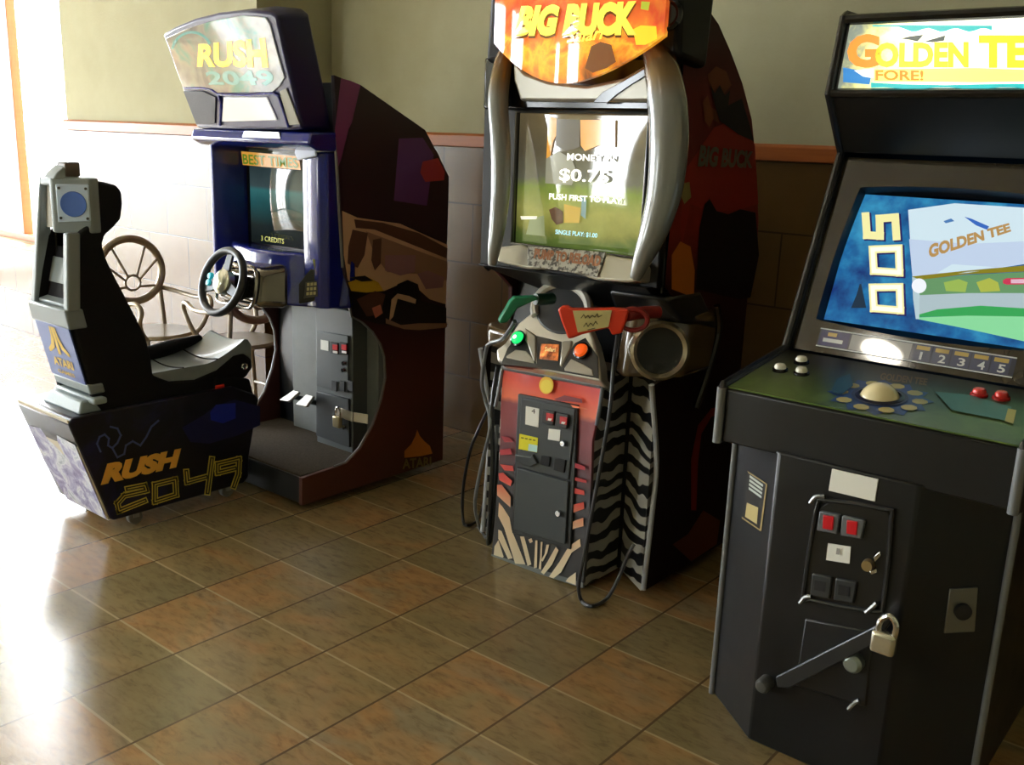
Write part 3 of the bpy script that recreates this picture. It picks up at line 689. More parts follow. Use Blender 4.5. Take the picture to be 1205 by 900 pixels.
# zebra covered base: pedestal sides and the two slanted panels beside it
zeb = NT('zebra_print', .4, .4); c = zeb.coord(); mp = zeb.n('ShaderNodeMapping'); mp.inputs['Scale'].default_value = (5.5, 5.5, 5.2); zeb.l(c, mp.inputs[0])
wv = zeb.n('ShaderNodeTexWave', bands_direction='Z'); wv.inputs['Scale'].default_value = .95; wv.inputs['Distortion'].default_value = 6.5; wv.inputs['Detail'].default_value = 2.; wv.inputs['Detail Scale'].default_value = 1.1
zeb.l(mp.outputs[0], wv.inputs['Vector']); zeb.col(zeb.ramp(wv.outputs[1], [(.47, (24, 25, 27)), (.53, (172, 170, 162))])); zeb = zeb.m
ZP = -2.22, -1.79
b = B()
part('zebra_wing', B().pz([(-1.80, 2.885), (-1.622, 2.765), (-1.622, 2.89)], .02, .79), zeb, hc)
part('zebra_wing', B().pz([(-2.21, 2.885), (-2.348, 2.765), (-2.348, 2.89)], .02, .79), zeb, hc)
ped = part('pedestal', B().box(ZP[0]+.004, ZP[1]-.004, 2.672, 2.90, .012, .785), zeb, hc, .003)
# front of the pedestal: sunset with zebra stripes round the bottom
FY = 2.66
fo = [(592,432),(708,453),(703,490),(697,520),(696,560),(693,620),(686,690),(578,655),(583,600),(588,530),(589,480)]
sun = NT('sunset_print', .4, .4, .2); c = sun.coord(); s3 = sun.n('ShaderNodeSeparateXYZ'); sun.l(c, s3.inputs[0]); nz = sun.noise(c, 9., 3.)
zz = sun.math('ADD', s3.outputs[2], sun.math('MULTIPLY', nz, .05))
sun.col(sun.ramp(zz, [(.0, (58, 60, 64)), (.38, (64, 60, 64)), (.46, (100, 52, 58)), (.56, (134, 56, 62)), (.645, (140, 54, 60)), (.665, (242, 120, 84)), (.72, (240, 92, 66)), (.77, (218, 66, 66)), (1., (206, 60, 66))])); sun = sun.m
fp = part('pedestal_front', B().slab([at_y(a, b_, FY) for a, b_ in fo], (0, .014, 0)), sun, ped, .002)
stripe = NT('stripe_print', .4, .4); c = stripe.coord(); s3 = stripe.n('ShaderNodeSeparateXYZ'); stripe.l(c, s3.inputs[0])
stripe.col(stripe.ramp(s3.outputs[2], [(.0, (236, 226, 200)), (.20, (232, 200, 168)), (.27, (226, 150, 120)), (.32, (226, 92, 84)), (.45, (176, 62, 74)), (.6, (146, 58, 66))])); stripe = stripe.m
k = lambda L: PY(FY, [(560+x/5.625, 550+y/5.625) for x, y in L])
k0 = lambda L: PY(FY, [(560+x/5.625, 420+y/5.625) for x, y in L])
st_ = [k(L) for L in (
    [(118,590),(125,520),(150,480),(185,590),(160,610)], [(150,410),(172,420),(245,600),(215,605),(185,540),(150,470)],
    [(155,230),(180,260),(225,330),(240,415),(275,500),(330,640),(262,635),(230,530),(190,400),(150,320)],
    [(295,455),(322,455),(340,520),(370,640),(345,650),(330,590)], [(350,475),(372,465),(380,490),(362,500)],
    [(398,480),(412,480),(408,660),(388,665)], [(434,490),(446,490),(442,560),(436,672),(420,668),(430,590)],
    [(472,508),(490,508),(478,560),(448,620),(436,612),(460,570)], [(535,522),(553,545),(510,640),(455,705),(436,690),(480,620)],
    [(695,468),(700,520),(640,560),(570,690),(520,730),(490,720),(560,620),(620,520)],
    [(668,690),(668,775),(600,750),(620,725)],
    [(718,330),(720,385),(660,400),(608,430),(620,370),(670,345)], [(722,225),(726,270),(640,300),(625,290),(640,245)],
    [(725,150),(728,180),(640,165),(640,125)], [(740,80),(742,100),(650,80),(648,55)],
    [(150,110),(180,110),(240,190),(238,260),(215,240),(150,180)], [(160,35),(190,30),(250,85),(240,120),(165,80)], [(170,-25),(255,-15),(262,20),(200,15)])]
st_ += [k0(L) for L in ([(180,520),(235,530),(262,560),(200,560)], [(170,610),(240,600),(252,640),(175,645)], [(655,690),(735,720),(736,745),(652,725)])]
decals('stripes', [(L, stripe) for L in st_] + [(k0([(530,275),(600,250),(715,275),(718,300),(640,290),(560,290)]), M('hill_purple', (128, 50, 60), .4)), (k0([(740,335),(640,310),(655,330),(760,345)]), M('sunset_glow', (246, 130, 90), .4)),
       (k0(disc_px((481, 183), 48, 58, 24)), M('sun_yellow', (255, 206, 70), .4)), (k0(disc_px((482, 190), 38, 45, 24)), M('sun_core', (255, 228, 90), .4))], YM, fp)
part('front_frame', B().tube(PY(FY-.003, [(592,432),(708,454)]), .0105, 8).tube(PY(FY-.003, [(709,455),(706,478),(702,500)]), .007, 8, sub=3).tube(PY(FY-.003, [(591,434),(587,460),(583,478)]), .007, 8, sub=3), M('frame_grey', (128, 132, 138), .3, metal=.3), ped)
part('toe_trim', B().slab(PY(FY-.002, [(578,652),(686,686),(686,692),(578,657)]), (0, .01, 0)), greyp, ped)
# coin door
dk2 = M('coin_door_grey', (64, 69, 72), .5)
K = lambda L, y=FY-.010: [at_y(560+a/5.625, 420+b_/5.625, y) for a, b_ in L]
cdr = part('coin_door_frame', B().slab(K([(278,245),(672,322),(660,640),(625,1275),(238,1165),(262,600)], FY-.012), (0, .014, 0)), M('coin_frame_grey', (48, 52, 55), .45), ped, .003)
part('coin_panel', B().slab(K([(300,270),(655,342),(640,560),(612,815),(272,725),(288,480)], FY-.018), (0, .008, 0)), dk2, cdr, .003)
door = part('coin_door', B().slab(K([(272,735),(612,828),(590,1240),(246,1140)], FY-.022), (0, .012, 0)), M('coin_door_slate', (66, 72, 76), .5), cdr, .003)
p = at_y(560+555/5.625, 550+300/5.625, FY-.024); part('lock', B().lathe([(0, .014), (.010, .014), (.012, 0), (0, 0)], p, YM, 16), chrome, door)
part('price_sticker', B().slab(K([(332,325),(420,342),(414,465),(328,445)], FY-.0185), (0, -.0015, 0)), paper, cdr)
letters('sticker_lettering', '4', K([(368,372),(392,376),(394,345),(370,340)], FY-.0205), slot, cdr, YM, lift=.0005)
for q in ([(455,345),(535,358),(525,450),(445,432)], [(545,365),(625,380),(612,475),(535,455)]):
    s_ = part('coin_slot', B().slab(K(q, FY-.018), (0, -.012, 0)), M('coin_slot_grey', (40, 43, 46), .4), cdr, .003)
    cx = sum(a for a, _ in q)/4; cy_ = sum(b_ for _, b_ in q)/4
    part('coin_button', B().slab(K([(cx-20,cy_-28),(cx+26,cy_-18),(cx+22,cy_+30),(cx-22,cy_+20)], FY-.0305), (0, -.003, 0)), redlens, s_)
    part('coin_label', B().slab(K([(cx-10,cy_+8),(cx+14,cy_+12),(cx+6,cy_+26),(cx-14,cy_+22)], FY-.034), (0, -.001, 0)), paper, s_)
part('white_sticker', B().slab(K([(484,474),(560,482),(555,558),(478,545)], FY-.0185), (0, -.0015, 0)), paper, cdr)
p = K([(585,568)], FY-.018)[0]; part('lock', B().lathe([(0, .014), (.009, .014), (.011, 0), (0, 0)], p, YM, 16), chrome, cdr)
ys = part('yellow_sticker', B().slab(K([(290,508),(412,535),(405,632),(284,608)], FY-.0185), (0, -.0015, 0)), yellowp, cdr)
decals('sticker_print', [(K([(350,575),(408,585),(405,630),(345,620)], FY-.0205), M('sticker_sky', (190, 230, 232), .6))] + [(K([(300+i*26,530+i*5),(318+i*26,533+i*5),(317+i*26,541+i*5),(299+i*26,538+i*5)], FY-.0205), M('sticker_olive', (110, 106, 20), .6)) for i in range(4)], YM, ys, lift=.0004, step=.0001)
for q in ([(440,650),(500,660),(490,725),(430,708)], [(530,665),(600,680),(590,765),(520,745)]):
    part('return_slot', B().slab(K(q, FY-.018), (0, -.007, 0)), slot, cdr, .002)
part('coin_cup', B().slab(K([(272,640),(372,660),(385,640),(420,700),(370,725),(270,690)], FY-.018), (0, -.012, 0)), M('coin_cup_grey', (58, 62, 64), .5), cdr, .003)
# housing across the middle with chamfered corners
b = B().pz([(-2.12, 2.96), (-2.10, 2.90), (-1.82, 2.89), (-1.78, 2.80), (-1.765, 2.72), (-1.71, 2.69), (-1.56, 2.83), (-1.56, 3.03), (-1.62, 3.06), (-2.12, 3.06)], .79, 1.0)
for v in b.bm.verts:
    if v.co.z > .9: v.co.y += .05
part('housing_shoulder', B().pz([(-2.40, 3.0), (-2.40, 2.80), (-2.34, 2.73), (-2.20, 2.70), (-2.10, 2.70), (-2.10, 3.04), (-2.38, 3.04)], .79, .865), bronze, hc, .018, seg=4)
hous = part('middle_housing', b, bronze, hc, .018, seg=4)
part('housing_hood', B().hull([(-1.80,2.76,.985),(-1.55,2.80,.985),(-1.55,3.05,.93),(-1.80,3.05,.93)], [(-1.80,2.70,1.075),(-1.60,2.70,1.075),(-1.60,2.98,1.075),(-1.80,2.98,1.075)]), black, hc, .02, seg=3)
# round speaker dishes on the chamfers
for cx, ax in ((Vector((-1.625, 2.775, .885)), Vector((.68, -.72, .10))),):
    d_ = part('speaker_dish', B().lathe([(.102, -.03), (.100, .012), (.090, .020), (.078, .010), (.076, -.005)], cx, ax, 36), M('dish_bronze', (150, 138, 116), .16, metal=.6, coat=.7), hc)
    part('speaker_cone', B().lathe([(.077, .004), (.05, -.004), (0, .004)], cx, ax, 30), M('cone_olive_black', (38, 38, 33), .5), d_)
part('housing_edge', B().tube([(-1.555, 3.02, 1.02), (-1.552, 3.045, .93), (-1.562, 3.02, .80), (-1.575, 2.97, .66)], .012, 8), blackgloss, hous)
# sloped console with the start buttons
CN = Vector((0, -.82, .572)).normalized(); C0 = Vector((0, 2.615, .80))
CPX = lambda L, kk=0.: [at_p(580+a/6.43, 310+b_/6.43, C0+CN*kk, CN) for a, b_ in L]
cons = part('console', B().slab(CPX([(30,740),(20,650),(90,600),(190,450),(300,360),(370,280),(400,220),(480,110),(540,70),(620,80),(680,150),(705,260),(700,420),(760,560),(800,720),(815,890),(420,810)]), -CN*.07), M('console_silver', (204, 201, 192), .3, metal=.35), hc, .010, seg=3)
part('console_dish', B().slab(CPX(disc_px((520, 345), 205, 190, 32), .004), -CN*.06), M('dish_black', (34, 35, 38), .5), cons, .008)
part('dish_ring', B().tube([v for v in CPX([(520+205*math.cos(a/10.), 345-190*math.sin(a/10.)) for a in range(-4, 36, 2)], .006)], .016, 8, sub=1), M('console_silver'), cons)
part('console_well', B().slab(CPX([(60,760),(110,640),(200,520),(265,610),(330,760),(330,545),(520,590),(510,770),(620,600),(700,560),(790,700),(800,870),(420,800)], .0015), -CN*.02), M('console_black', (22, 22, 24), .35), cons, .002)
part('console_rib', B().slab(CPX([(235,480),(330,545),(322,740),(300,735),(255,600)], .006), -CN*.02), bsil, cons, .006)
part('console_rib', B().slab(CPX([(520,585),(600,575),(590,640),(520,780),(500,770)], .006), -CN*.02), bsil, cons, .006)
part('button_plate', B().slab(CPX([(100,700),(170,650),(250,660),(310,720),(310,755),(100,715)], .004), -CN*.01), bsil, cons, .003)
part('button_plate', B().slab(CPX([(540,790),(590,720),(680,760),(750,800),(760,850),(540,810)], .004), -CN*.01), bsil, cons, .003)
cs = NT('console_screen', .3, .5); c = cs.coord(); e = cs.ramp(cs.noise(c, 30., 3.), [(.35, (90, 40, 20)), (.55, (214, 120, 60)), (.7, (250, 190, 110))]); cs.col(e); cs.emit(e, .45); cs = cs.m
part('console_badge', B().slab(CPX([(365,605),(500,610),(490,735),(350,720)], .004), -CN*.01), cs, cons, .002)
letters('badge_lettering', 'Safari', CPX([(395,665),(475,672),(478,640),(398,632)], .0055), M('badge_cream', (250, 220, 150), .4, emit=(250, 220, 150), es=.4), cons, CN, .02)
bN = CN
for (cx, cy_), nm, m_ in (((195, 570), 'start_button', M('green_button', (10, 150, 70), .25, emit=(30, 235, 120), es=1.1)), ((675, 665), 'start_button', M('orange_button', (235, 84, 20), .25, emit=(255, 100, 30), es=.55))):
    p = CPX([(cx, cy_)], .004)[0]
    bb = part(nm, B().lathe([(.024, 0), (.024, .010), (.020, .018), (.010, .022), (0, .0225)], p, bN, 24), m_, cons)
    part('button_collar', B().lathe([(.030, 0), (.030, .008), (.025, .010), (.024, .0)], p, bN, 24), blackgloss, bb)
p = CPX([(188, 575)], .004)[0]; part('button_glow', B().lathe([(.008, .0225), (.006, .0245), (0, .025)], p, bN, 16), M('glow_white', (200, 255, 225), .3, emit=(220, 255, 235), es=1.6), cons)
# monitor: bezel ring, screen, ledge
MX0, MX1, MZ0, MZ1, MY = -2.215, -1.672, 1.185, 1.645, 2.70
b = B()
b.box(HX0+.01, MX0, MY, MY+.10, 1.10, 1.80); b.box(MX1, HX1-.005, MY, MY+.10, 1.10, 1.80); b.box(MX0, MX1, MY, MY+.10, 1.10, MZ0); b.box(MX0, MX1, MY, MY+.10, MZ1, 1.80)
part('monitor_bezel', b, M('bezel_black', (9, 9, 10), .45, spec=.3), hc, .004)
part('inner_bezel', B().tube([(MX0+.004, MY+.0, MZ0+.004), (MX1-.004, MY+.0, MZ0+.004), (MX1-.004, MY+.0, MZ1-.004), (MX0+.004, MY+.0, MZ1-.004)], .008, 8, closed=True, sub=1), M('bezel_grey', (60, 62, 64), .2, coat=.5), hc)
hs_ = NT('hunt_screen', .04, .5, .6); c = hs_.coord(); s3 = hs_.n('ShaderNodeSeparateXYZ'); hs_.l(c, s3.inputs[0]); nz = hs_.noise(c, 9., 4., .6, .6)
zz = hs_.math('ADD', s3.outputs[2], hs_.math('MULTIPLY', nz, .09))
e = hs_.ramp(hs_.math('MULTIPLY', hs_.math('SUBTRACT', zz, 1.185), 2.), [(.0, (62, 80, 40)), (.16, (88, 108, 48)), (.24, (150, 150, 76)), (.36, (168, 170, 92)), (.5, (130, 150, 70)), (.58, (112, 112, 96)), (.75, (100, 92, 74)), (1., (126, 110, 80))])
e = hs_.mix(hs_.math('MULTIPLY', hs_.noise(c, 23., 4.), .35), e, (60, 66, 36)); hs_.col((10, 10, 10) and e); hs_.emit(e, .55); hs_ = hs_.m
hsc = part('monitor_screen', B().grid(lambda u, v: Vector((MX0-.005+(MX1-MX0+.01)*u, MY+.024-.004*(1-(2*u-1)**2)*(1-(2*v-1)**2), MZ0-.005+(MZ1-MZ0+.01)*v)), 16, 14), hs_, hc, fixn=False)
HSY = MY+.018
H = lambda L: [at_y(600+a/4.5, 120+b_/4.5, HSY) for a, b_ in L]
gla = lambda n, cc, es: M(n, cc, .1, emit=cc, es=es, coat=.5)
decals('screen_picture', [
    (H([(205,75),(255,90),(262,150),(230,210),(215,290),(195,300),(200,190)]), gla('pic_orange', (214, 150, 60), .7)),
    (H([(250,90),(375,95),(370,240),(300,260),(245,230)]), gla('pic_dark', (88, 80, 64), .5)),
    (H([(375,95),(560,95),(560,240),(470,230),(400,260),(378,230)]), gla('pic_amber', (222, 160, 70), .7)),
    (H([(195,300),(260,260),(330,300),(360,380),(330,440),(190,430)]), gla('pic_stone', (150, 150, 132), .5)),
    (H([(210,570),(245,555),(285,580),(285,640),(250,650),(225,620)]), gla('pic_maroon', (96, 70, 52), .5)),
    (H([(290,540),(380,560),(370,640),(290,640)]), gla('pic_gold', (190, 160, 70), .6)),
    (H([(385,500),(410,520),(405,620),(380,600)]), gla('pic_blue', (120, 150, 150), .5)),
    (H([(110,620),(185,600),(190,710),(90,700)]), gla('pic_sage', (150, 160, 120), .5)),
    (H([(60,604),(150,604),(145,620),(65,622)]), gla('pic_white', (226, 226, 210), .8))], YM, hsc, lift=.002, step=.0004)
sw_ = gla('screen_white', (245, 245, 240), 1.); sbl = gla('screen_ice', (170, 220, 235), .9)
letters('screen_lettering', 'MONEY IN', H([(310,308),(560,318),(562,285),(312,270)]), sw_, hsc, YM, .03, lift=.009)
letters('screen_lettering', '$0.75', H([(268,425),(530,440),(535,365),(272,350)]), sw_, hsc, YM, .022, lift=.009)
letters('screen_lettering', 'PUSH FIRST TO PLAY', H([(215,515),(600,540),(602,510),(217,482)]), sw_, hsc, YM, .03, lift=.009)
letters('screen_lettering', 'SINGLE PLAY: $1.00', H([(248,702),(470,722),(472,694),(250,674)]), sbl, hsc, YM, .02, lift=.009)
LN = Vector((0, -.94, .34)).normalized(); L0 = Vector((0, 2.625, 1.10))
LP = lambda L, kk=0.: [at_p(a, b_, L0+LN*kk, LN) for a, b_ in L]
platem = NT('plate_texture', .35, .5); c = platem.coord(); platem.col(platem.ramp(platem.noise(c, 70., 2.), [(.42, (60, 58, 50)), (.55, (176, 174, 162))])); platem = platem.m
led = part('bezel_ledge', B().slab(LP([(583,300),(588,290),(612,287),(622,292),(714,299),(726,302),(746,305),(757,312),(752,330),(738,332),(700,329),(660,316),(620,316),(585,308)]), -LN*.05+Vector((0, .03, 0))), M('ledge_silver', (178, 174, 160), .25, metal=.3, coat=.4), hc, .008, seg=3)
pt = part('ledge_plate', B().slab(LP([(622,290),(714,297),(704,326),(622,313)], .002), LN*.006), platem, led, .002)
letters('plate_lettering', 'PUMP TO RELOAD', LP([(628,304),(706,314),(708,301),(629,292)], .009), M('copper_lettering', (150, 92, 48), .4), pt, LN, .05, .1, lift=.0008)
part('ledge_underside', B().hull([(-2.34,2.66,1.105),(-1.62,2.66,1.105),(-1.62,2.96,1.105),(-2.34,2.96,1.105)], [(-2.07,2.88,.98),(-1.66,2.88,.98),(-1.66,2.97,.98),(-2.07,2.97,.98)]), black, hc, .004)
# tusks: foot forward and inward, thick in the middle, bronze cap at the top
tusk = NT('tusk_silver', .26, .5, .5); c = tusk.coord(); s3 = tusk.n('ShaderNodeSeparateXYZ'); tusk.l(c, s3.inputs[0])
zr = tusk.math('SUBTRACT', s3.outputs[2], 1.)
tusk.col(tusk.ramp(zr, [(.0, (134, 135, 133)), (.68, (128, 130, 130)), (.75, (122, 98, 62)), (.82, (92, 66, 40))])); tusk.b.inputs['Metallic'].default_value = .3; tusk = tusk.m
def tusk_mesh(spec):
    return B().tube([at_y(x, y, Y) for x, y, Y, r in spec], [r for *_, r in spec], 18, sub=6)
part('tusk', tusk_mesh([(768,58,2.665,.034),(778,80,2.655,.052),(785,120,2.64,.060),(787,170,2.62,.060),(782,225,2.60,.054),(770,270,2.575,.044),(756,305,2.56,.030),(747,328,2.555,.016)]), tusk, hc)
part('tusk', tusk_mesh([(597,62,2.665,.030),(591,82,2.65,.034),(586,120,2.63,.036),(589,170,2.61,.036),(589,220,2.595,.034),(586,260,2.575,.030),(582,290,2.56,.024),(579,312,2.555,.014)]), tusk, hc)
# top: lit sign, silver crescent under it, black housing
th = part('sign_housing', B().hull([(-2.33,2.66,1.80),(-1.565,2.66,1.80),(-1.565,2.84,1.78),(-2.33,2.9,1.78)], [(-2.28,2.62,2.06),(-1.555,2.62,2.06),(-1.555,2.84,2.02),(-2.28,2.86,2.02)]), M('housing_black', (9, 9, 10), .5, spec=.25), hc, .02, seg=3)
part('bezel_top', B().box(HX0+.02, HX1-.005, 2.68, 2.80, 1.645, 1.82), blackgloss, hc, .01)
part('sign_crescent', B().slab(PY(2.645, [(603,70),(618,86),(645,96),(690,101),(732,92),(760,76),(774,62),(770,88),(764,120),(612,119),(604,95)]), (0, .05, 0)), bsil, hc, .010, seg=3)
part('crescent_groove', B().slab(PY(2.644, [(698,121),(710,108),(735,95),(764,78),(766,86),(742,101),(726,112),(716,121)]), (0, -.004, 0)), blackgloss, hc, .002)
MXC, MXW, MXB = -1.915, .327, .045
def sign_surf(u, v):
    s_ = 2*u-1; zb = 1.722+.135*abs(s_)**1.8; zt = 2.035
    return Vector((MXC+MXW*s_, 2.56+MXB*s_*s_, zb+(zt-zb)*v))
hsgn = NT('hunt_sign', .05, .5, 1.); c = hsgn.coord(); s3 = hsgn.n('ShaderNodeSeparateXYZ'); hsgn.l(c, s3.inputs[0]); nz = hsgn.noise(c, 8., 4., .6, .8)
zz = hsgn.math('ADD', hsgn.math('MULTIPLY', hsgn.math('SUBTRACT', s3.outputs[2], 1.70), 2.6), hsgn.math('MULTIPLY', hsgn.math('SUBTRACT', nz, .5), .9))
e = hsgn.ramp(zz, [(.0, (120, 60, 20)), (.18, (214, 120, 30)), (.32, (252, 178, 50)), (.42, (236, 120, 40)), (.6, (200, 74, 36)), (.85, (226, 120, 44)), (1., (150, 60, 40))])
hsgn.col(e); hsgn.emit(e, .8); hsgn = hsgn.m
b = B().grid(sign_surf, 28, 10); ret = bmesh.ops.extrude_face_region(b.bm, geom=b.bm.faces[:])
for v in [g for g in ret['geom'] if isinstance(g, bmesh.types.BMVert)]: v.co.y += .02
sg = part('sign_glass', b, hsgn, hc)
def on_sign(px, py):
    """point of the bulged sign under a pixel of the photograph"""
    Y = 2.56
    for _ in range(8):
        p = at_y(px, py, Y); s_ = (p.x-MXC)/MXW; Y = 2.56+MXB*s_*s_
    return p + Vector((0, -.004, 0))
ylw = M('sign_lettering_yellow', (240, 220, 80), .1, emit=(244, 224, 84), es=.9, coat=1.); shd = M('sign_lettering_brown', (110, 70, 20), .1, emit=(110, 66, 20), es=.4, coat=1.)
def bil(q, u, v):
    (a, b_), (c_, d), (e_, f), (g_, h) = q
    x = (a*(1-u)+c_*u)*(1-v)+(g_*(1-u)+e_*u)*v; y = (b_*(1-u)+d*u)*(1-v)+(h*(1-u)+f*u)*v
    return x, y
for q, dd, mm in (([(605,46),(751,45),(750,4),(612,10)], 2.0, shd), ([(605,43),(751,42),(750,1),(612,7)], 0., ylw)):
    letters('lettering', 'BIG BUCK', None, mm, sg, YM, .07, .12, fn=lambda u, v: on_sign(*bil(q, u, v))+Vector((0, -.002 if mm is ylw else 0, 0)))
letters('lettering', 'Safari', None, ylw, sg, YM, .02, .25, fn=lambda u, v: on_sign(*bil([(668,52),(712,46),(714,30),(670,36)], u, v))+Vector((0, -.003, 0)))
decals('sign_picture', [([on_sign(580+a/5.48, b_/5.48) for a, b_ in L], m_) for L, m_ in (
    ([(640,300),(700,270),(770,290),(800,400),(740,440),(650,470),(600,440)], M('sign_brown', (120, 70, 36), .1, emit=(124, 72, 36), es=.6, coat=1.)),
    ([(910,190),(960,165),(1060,170),(1065,250),(990,290),(930,290)], M('sign_patch_yellow', (240, 210, 50), .1, emit=(240, 210, 50), es=.8, coat=1.)),
    ([(965,10),(1020,15),(1010,70),(960,60)], M('sign_patch_green', (180, 190, 60), .1, emit=(190, 196, 60), es=.6, coat=1.)))], YM, sg)
# round vent on the housing's right end
p = Vector((-1.60, 2.632, 1.92)); part('housing_ring', B().lathe([(.05, 0), (.05, .012), (.04, .016), (.03, .004), (0, .002)], p, (.25, -.97, 0), 24), blackgloss, th)

# ================================================================== LIGHT GUNS
def gun(name, label, stock, Y0, Y1, mat, dark, barrel, sticker=None):
    """stock outline given in pixels on an upright plane that runs from depth Y0 (butt) to Y1 (receiver)"""
    xs = [q[0] for q in stock]; a = at_y(min(xs), stock[0][1], Y0); c_ = at_y(max(xs), stock[0][1], Y1)
    d = (c_-a); n = Vector((d.y, -d.x, 0)).normalized(); n = -n if n.y > 0 else n
    g = thing(name, label, 'toy gun', tuple(a), 'light guns on the hunting cabinet')
    P = lambda L, kk=0.: [at_p(x, y, a+n*kk, n) for x, y in L]
    part('stock', B().slab(P(stock), -n*.042), mat, g, .010, seg=3)
    pts = [at_y(*q) for q in barrel]
    part('barrel', B().tube(pts, [.020]*len(pts), 12), dark, g)
    if sticker:
        s_ = part('stock_sticker', B().slab(P(sticker[0], .001), n*.002), M('sticker_cream', (196, 184, 126), .6), g)
        ink = M('ink_brown', (96, 84, 50), .6)
        ribbon('handwriting', sticker[1], 1.0, ink, s_, n, .0012, lambda u, v: P([(u, v)], .003)[0])
    return g, P, n
gr = M('gun_red', (214, 52, 22), .38, coat=.2); grd = M('gun_dark_red', (120, 20, 16), .35)
gg_ = M('gun_green', (8, 124, 84), .38, coat=.2); ggd = M('gun_dark_green', (10, 60, 40), .4)
g1, P1, n1 = gun('light_gun', 'orange-red toy gun with a cream sticker on its stock', [(656,364),(660,361),(666,361),(672,364),(721,363.5),(735,364),(740,366),(736,380),(732,392),(720,395),(716,386),(700,390),(684,394),(674,398),(668,399),(665,390),(660,378)], 2.46, 2.56, gr, grd,
    [(738,371,2.575),(755,368,2.62),(775,367,2.68)], ([(674,365.5),(720,365),(716,384.5),(680,391)], [[(684,374),(687,370),(689,374),(692,371),(694,374),(697,371),(700,373),(703,369),(704,373),(708,371)], [(687,384),(690,380),(692,384),(695,380),(698,383),(701,378),(703,381)], [(692,388),(700,386)]]))
q = P1([(745, 376)], -.02)[0]
part('trigger_guard', B().tube([q+n1.cross(Vector((0, 0, 1)))*(.045*math.cos(a/2))+Vector((0, 0, .034*math.sin(a/2))) for a in range(13)], .008, 8, closed=True, sub=2), grd, g1)
g2, P2, n2_ = gun('light_gun', 'green toy gun pointing down beside the green start button', [(587,378),(589,381),(597,379.5),(609.5,363),(626.6,355),(634,352),(630,349),(611,350),(605.5,349.5),(600,356)], 2.50, 2.60, gg_, ggd,
    [(630,352,2.615),(640,352,2.65),(650,351,2.69)])
# cables hanging from the guns
cabm = M('cable_black', (26, 27, 29), .3, coat=.3); cabs = M('cable_grey', (120, 124, 128), .28, metal=.3)
part('cable', B().tube([at_y(*q) for q in [(727,393,2.555),(722,430,2.60),(718,480,2.58),(708,540,2.56),(697,600,2.555),(688,650,2.54),(681,686,2.54)]]+[at_z(684,706,.012), at_z(696,713,.012), at_z(714,704,.012)]+[at_y(*q) for q in [(727,682,2.66),(738,655,2.72),(746,640,2.75)]], .0068, 8), M('cable_dark_grey', (60, 62, 66), .28, coat=.3), g1)
part('cable', B().tube([at_y(*q) for q in [(606,378,2.57),(592,398,2.62),(577,404,2.66),(572,412,2.68),(567,448,2.70),(571,470,2.72),(577,500,2.70),(566,550,2.70),(559,592,2.70)]]+[at_z(565,622,.012), at_z(573,632,.012)]+[at_y(*q) for q in [(578,608,2.72),(582,560,2.72),(585,500,2.73)]], .0075, 8), cabs, g2)
part('cable', B().tube([at_y(*q) for q in [(580,470,2.74),(568,495,2.78),(555,525,2.80),(547,560,2.82),(544,590,2.83)]]+[at_z(545,612,.010), at_z(549,618,.010), at_z(562,612,.010)]+[at_y(570,590,2.80)], .0065, 8), cabm, g2)
part('cable', B().tube([at_y(*q) for q in [(586,430,2.70),(579,480,2.71),(580,540,2.70),(577,590,2.70)]]+[at_z(575,640,.012)]+[at_y(*q) for q in [(582,600,2.72),(587,530,2.73)]], .009, 8), cabm, g2)
# ================================================================== GOLF CABINET
gc = thing('golf_arcade_cabinet', 'black golf arcade cabinet with trackball and lit golden sign, right end of the row', 'arcade machine', (-.775, 2.7, 0))
GX0, GX1, GM = -1.13, -.395, -.775
gold_b = [(-1.13, 2.38), (-.946, 2.237), (-.604, 2.237), (-.42, 2.38), (-.42, 3.12), (-1.13, 3.12)]
lamin = NT('worn_black_laminate', .34, .45); c = lamin.coord(); nz = lamin.noise(c, 4., 6., .7); lamin.col(lamin.mix(nz, (7, 8, 10), (24, 26, 30)))
lamin.l(lamin.math('ADD', lamin.math('MULTIPLY', nz, .3), .22), lamin.b.inputs['Roughness']); lamin = lamin.m
base = part('base_cabinet', B().pz(gold_b, .0, .815), lamin, gc, .006)
for x, y in ((-1.131, 2.376), (-.419, 2.376)):
    part('edge_strip', B().cyl((x, y, .0), (x, y, .80), .009, seg=12), tmold, base)
gp = [(2.30, .79), (2.244, .80), (2.242, .945), (2.25, .955), (2.612, 1.003), (2.858, 1.543), (2.722, 1.70), (2.768, 1.905), (2.79, 1.915), (3.10, 1.915), (3.12, 1.90), (3.12, .79)]
for x0, x1 in ((GX0, GX0+.022), (GX1-.022, GX1)):
    s_ = part('side_panel', B().px(gp, x0, x1), lamin, gc, .003)
    xm = (x0+x1)/2
    part('edge_strip', B().tube([(xm, y-.002, z) for y, z in gp[1:10]], .0105, 8, sub=1), M('black_edge_strip', (34, 34, 36), .25), s_)
    part('edge_strip', B().cyl((xm, 2.240, .80), (xm, 2.240, .948), .012, seg=12), tmold, s_)
part('upper_cabinet', B().px([(2.62, .80), (2.78, .99), (2.97, 1.53), (2.80, 1.70), (2.82, 1.90), (3.11, 1.905), (3.11, .80)], GX0+.02, GX1-.02), black, gc, .003)
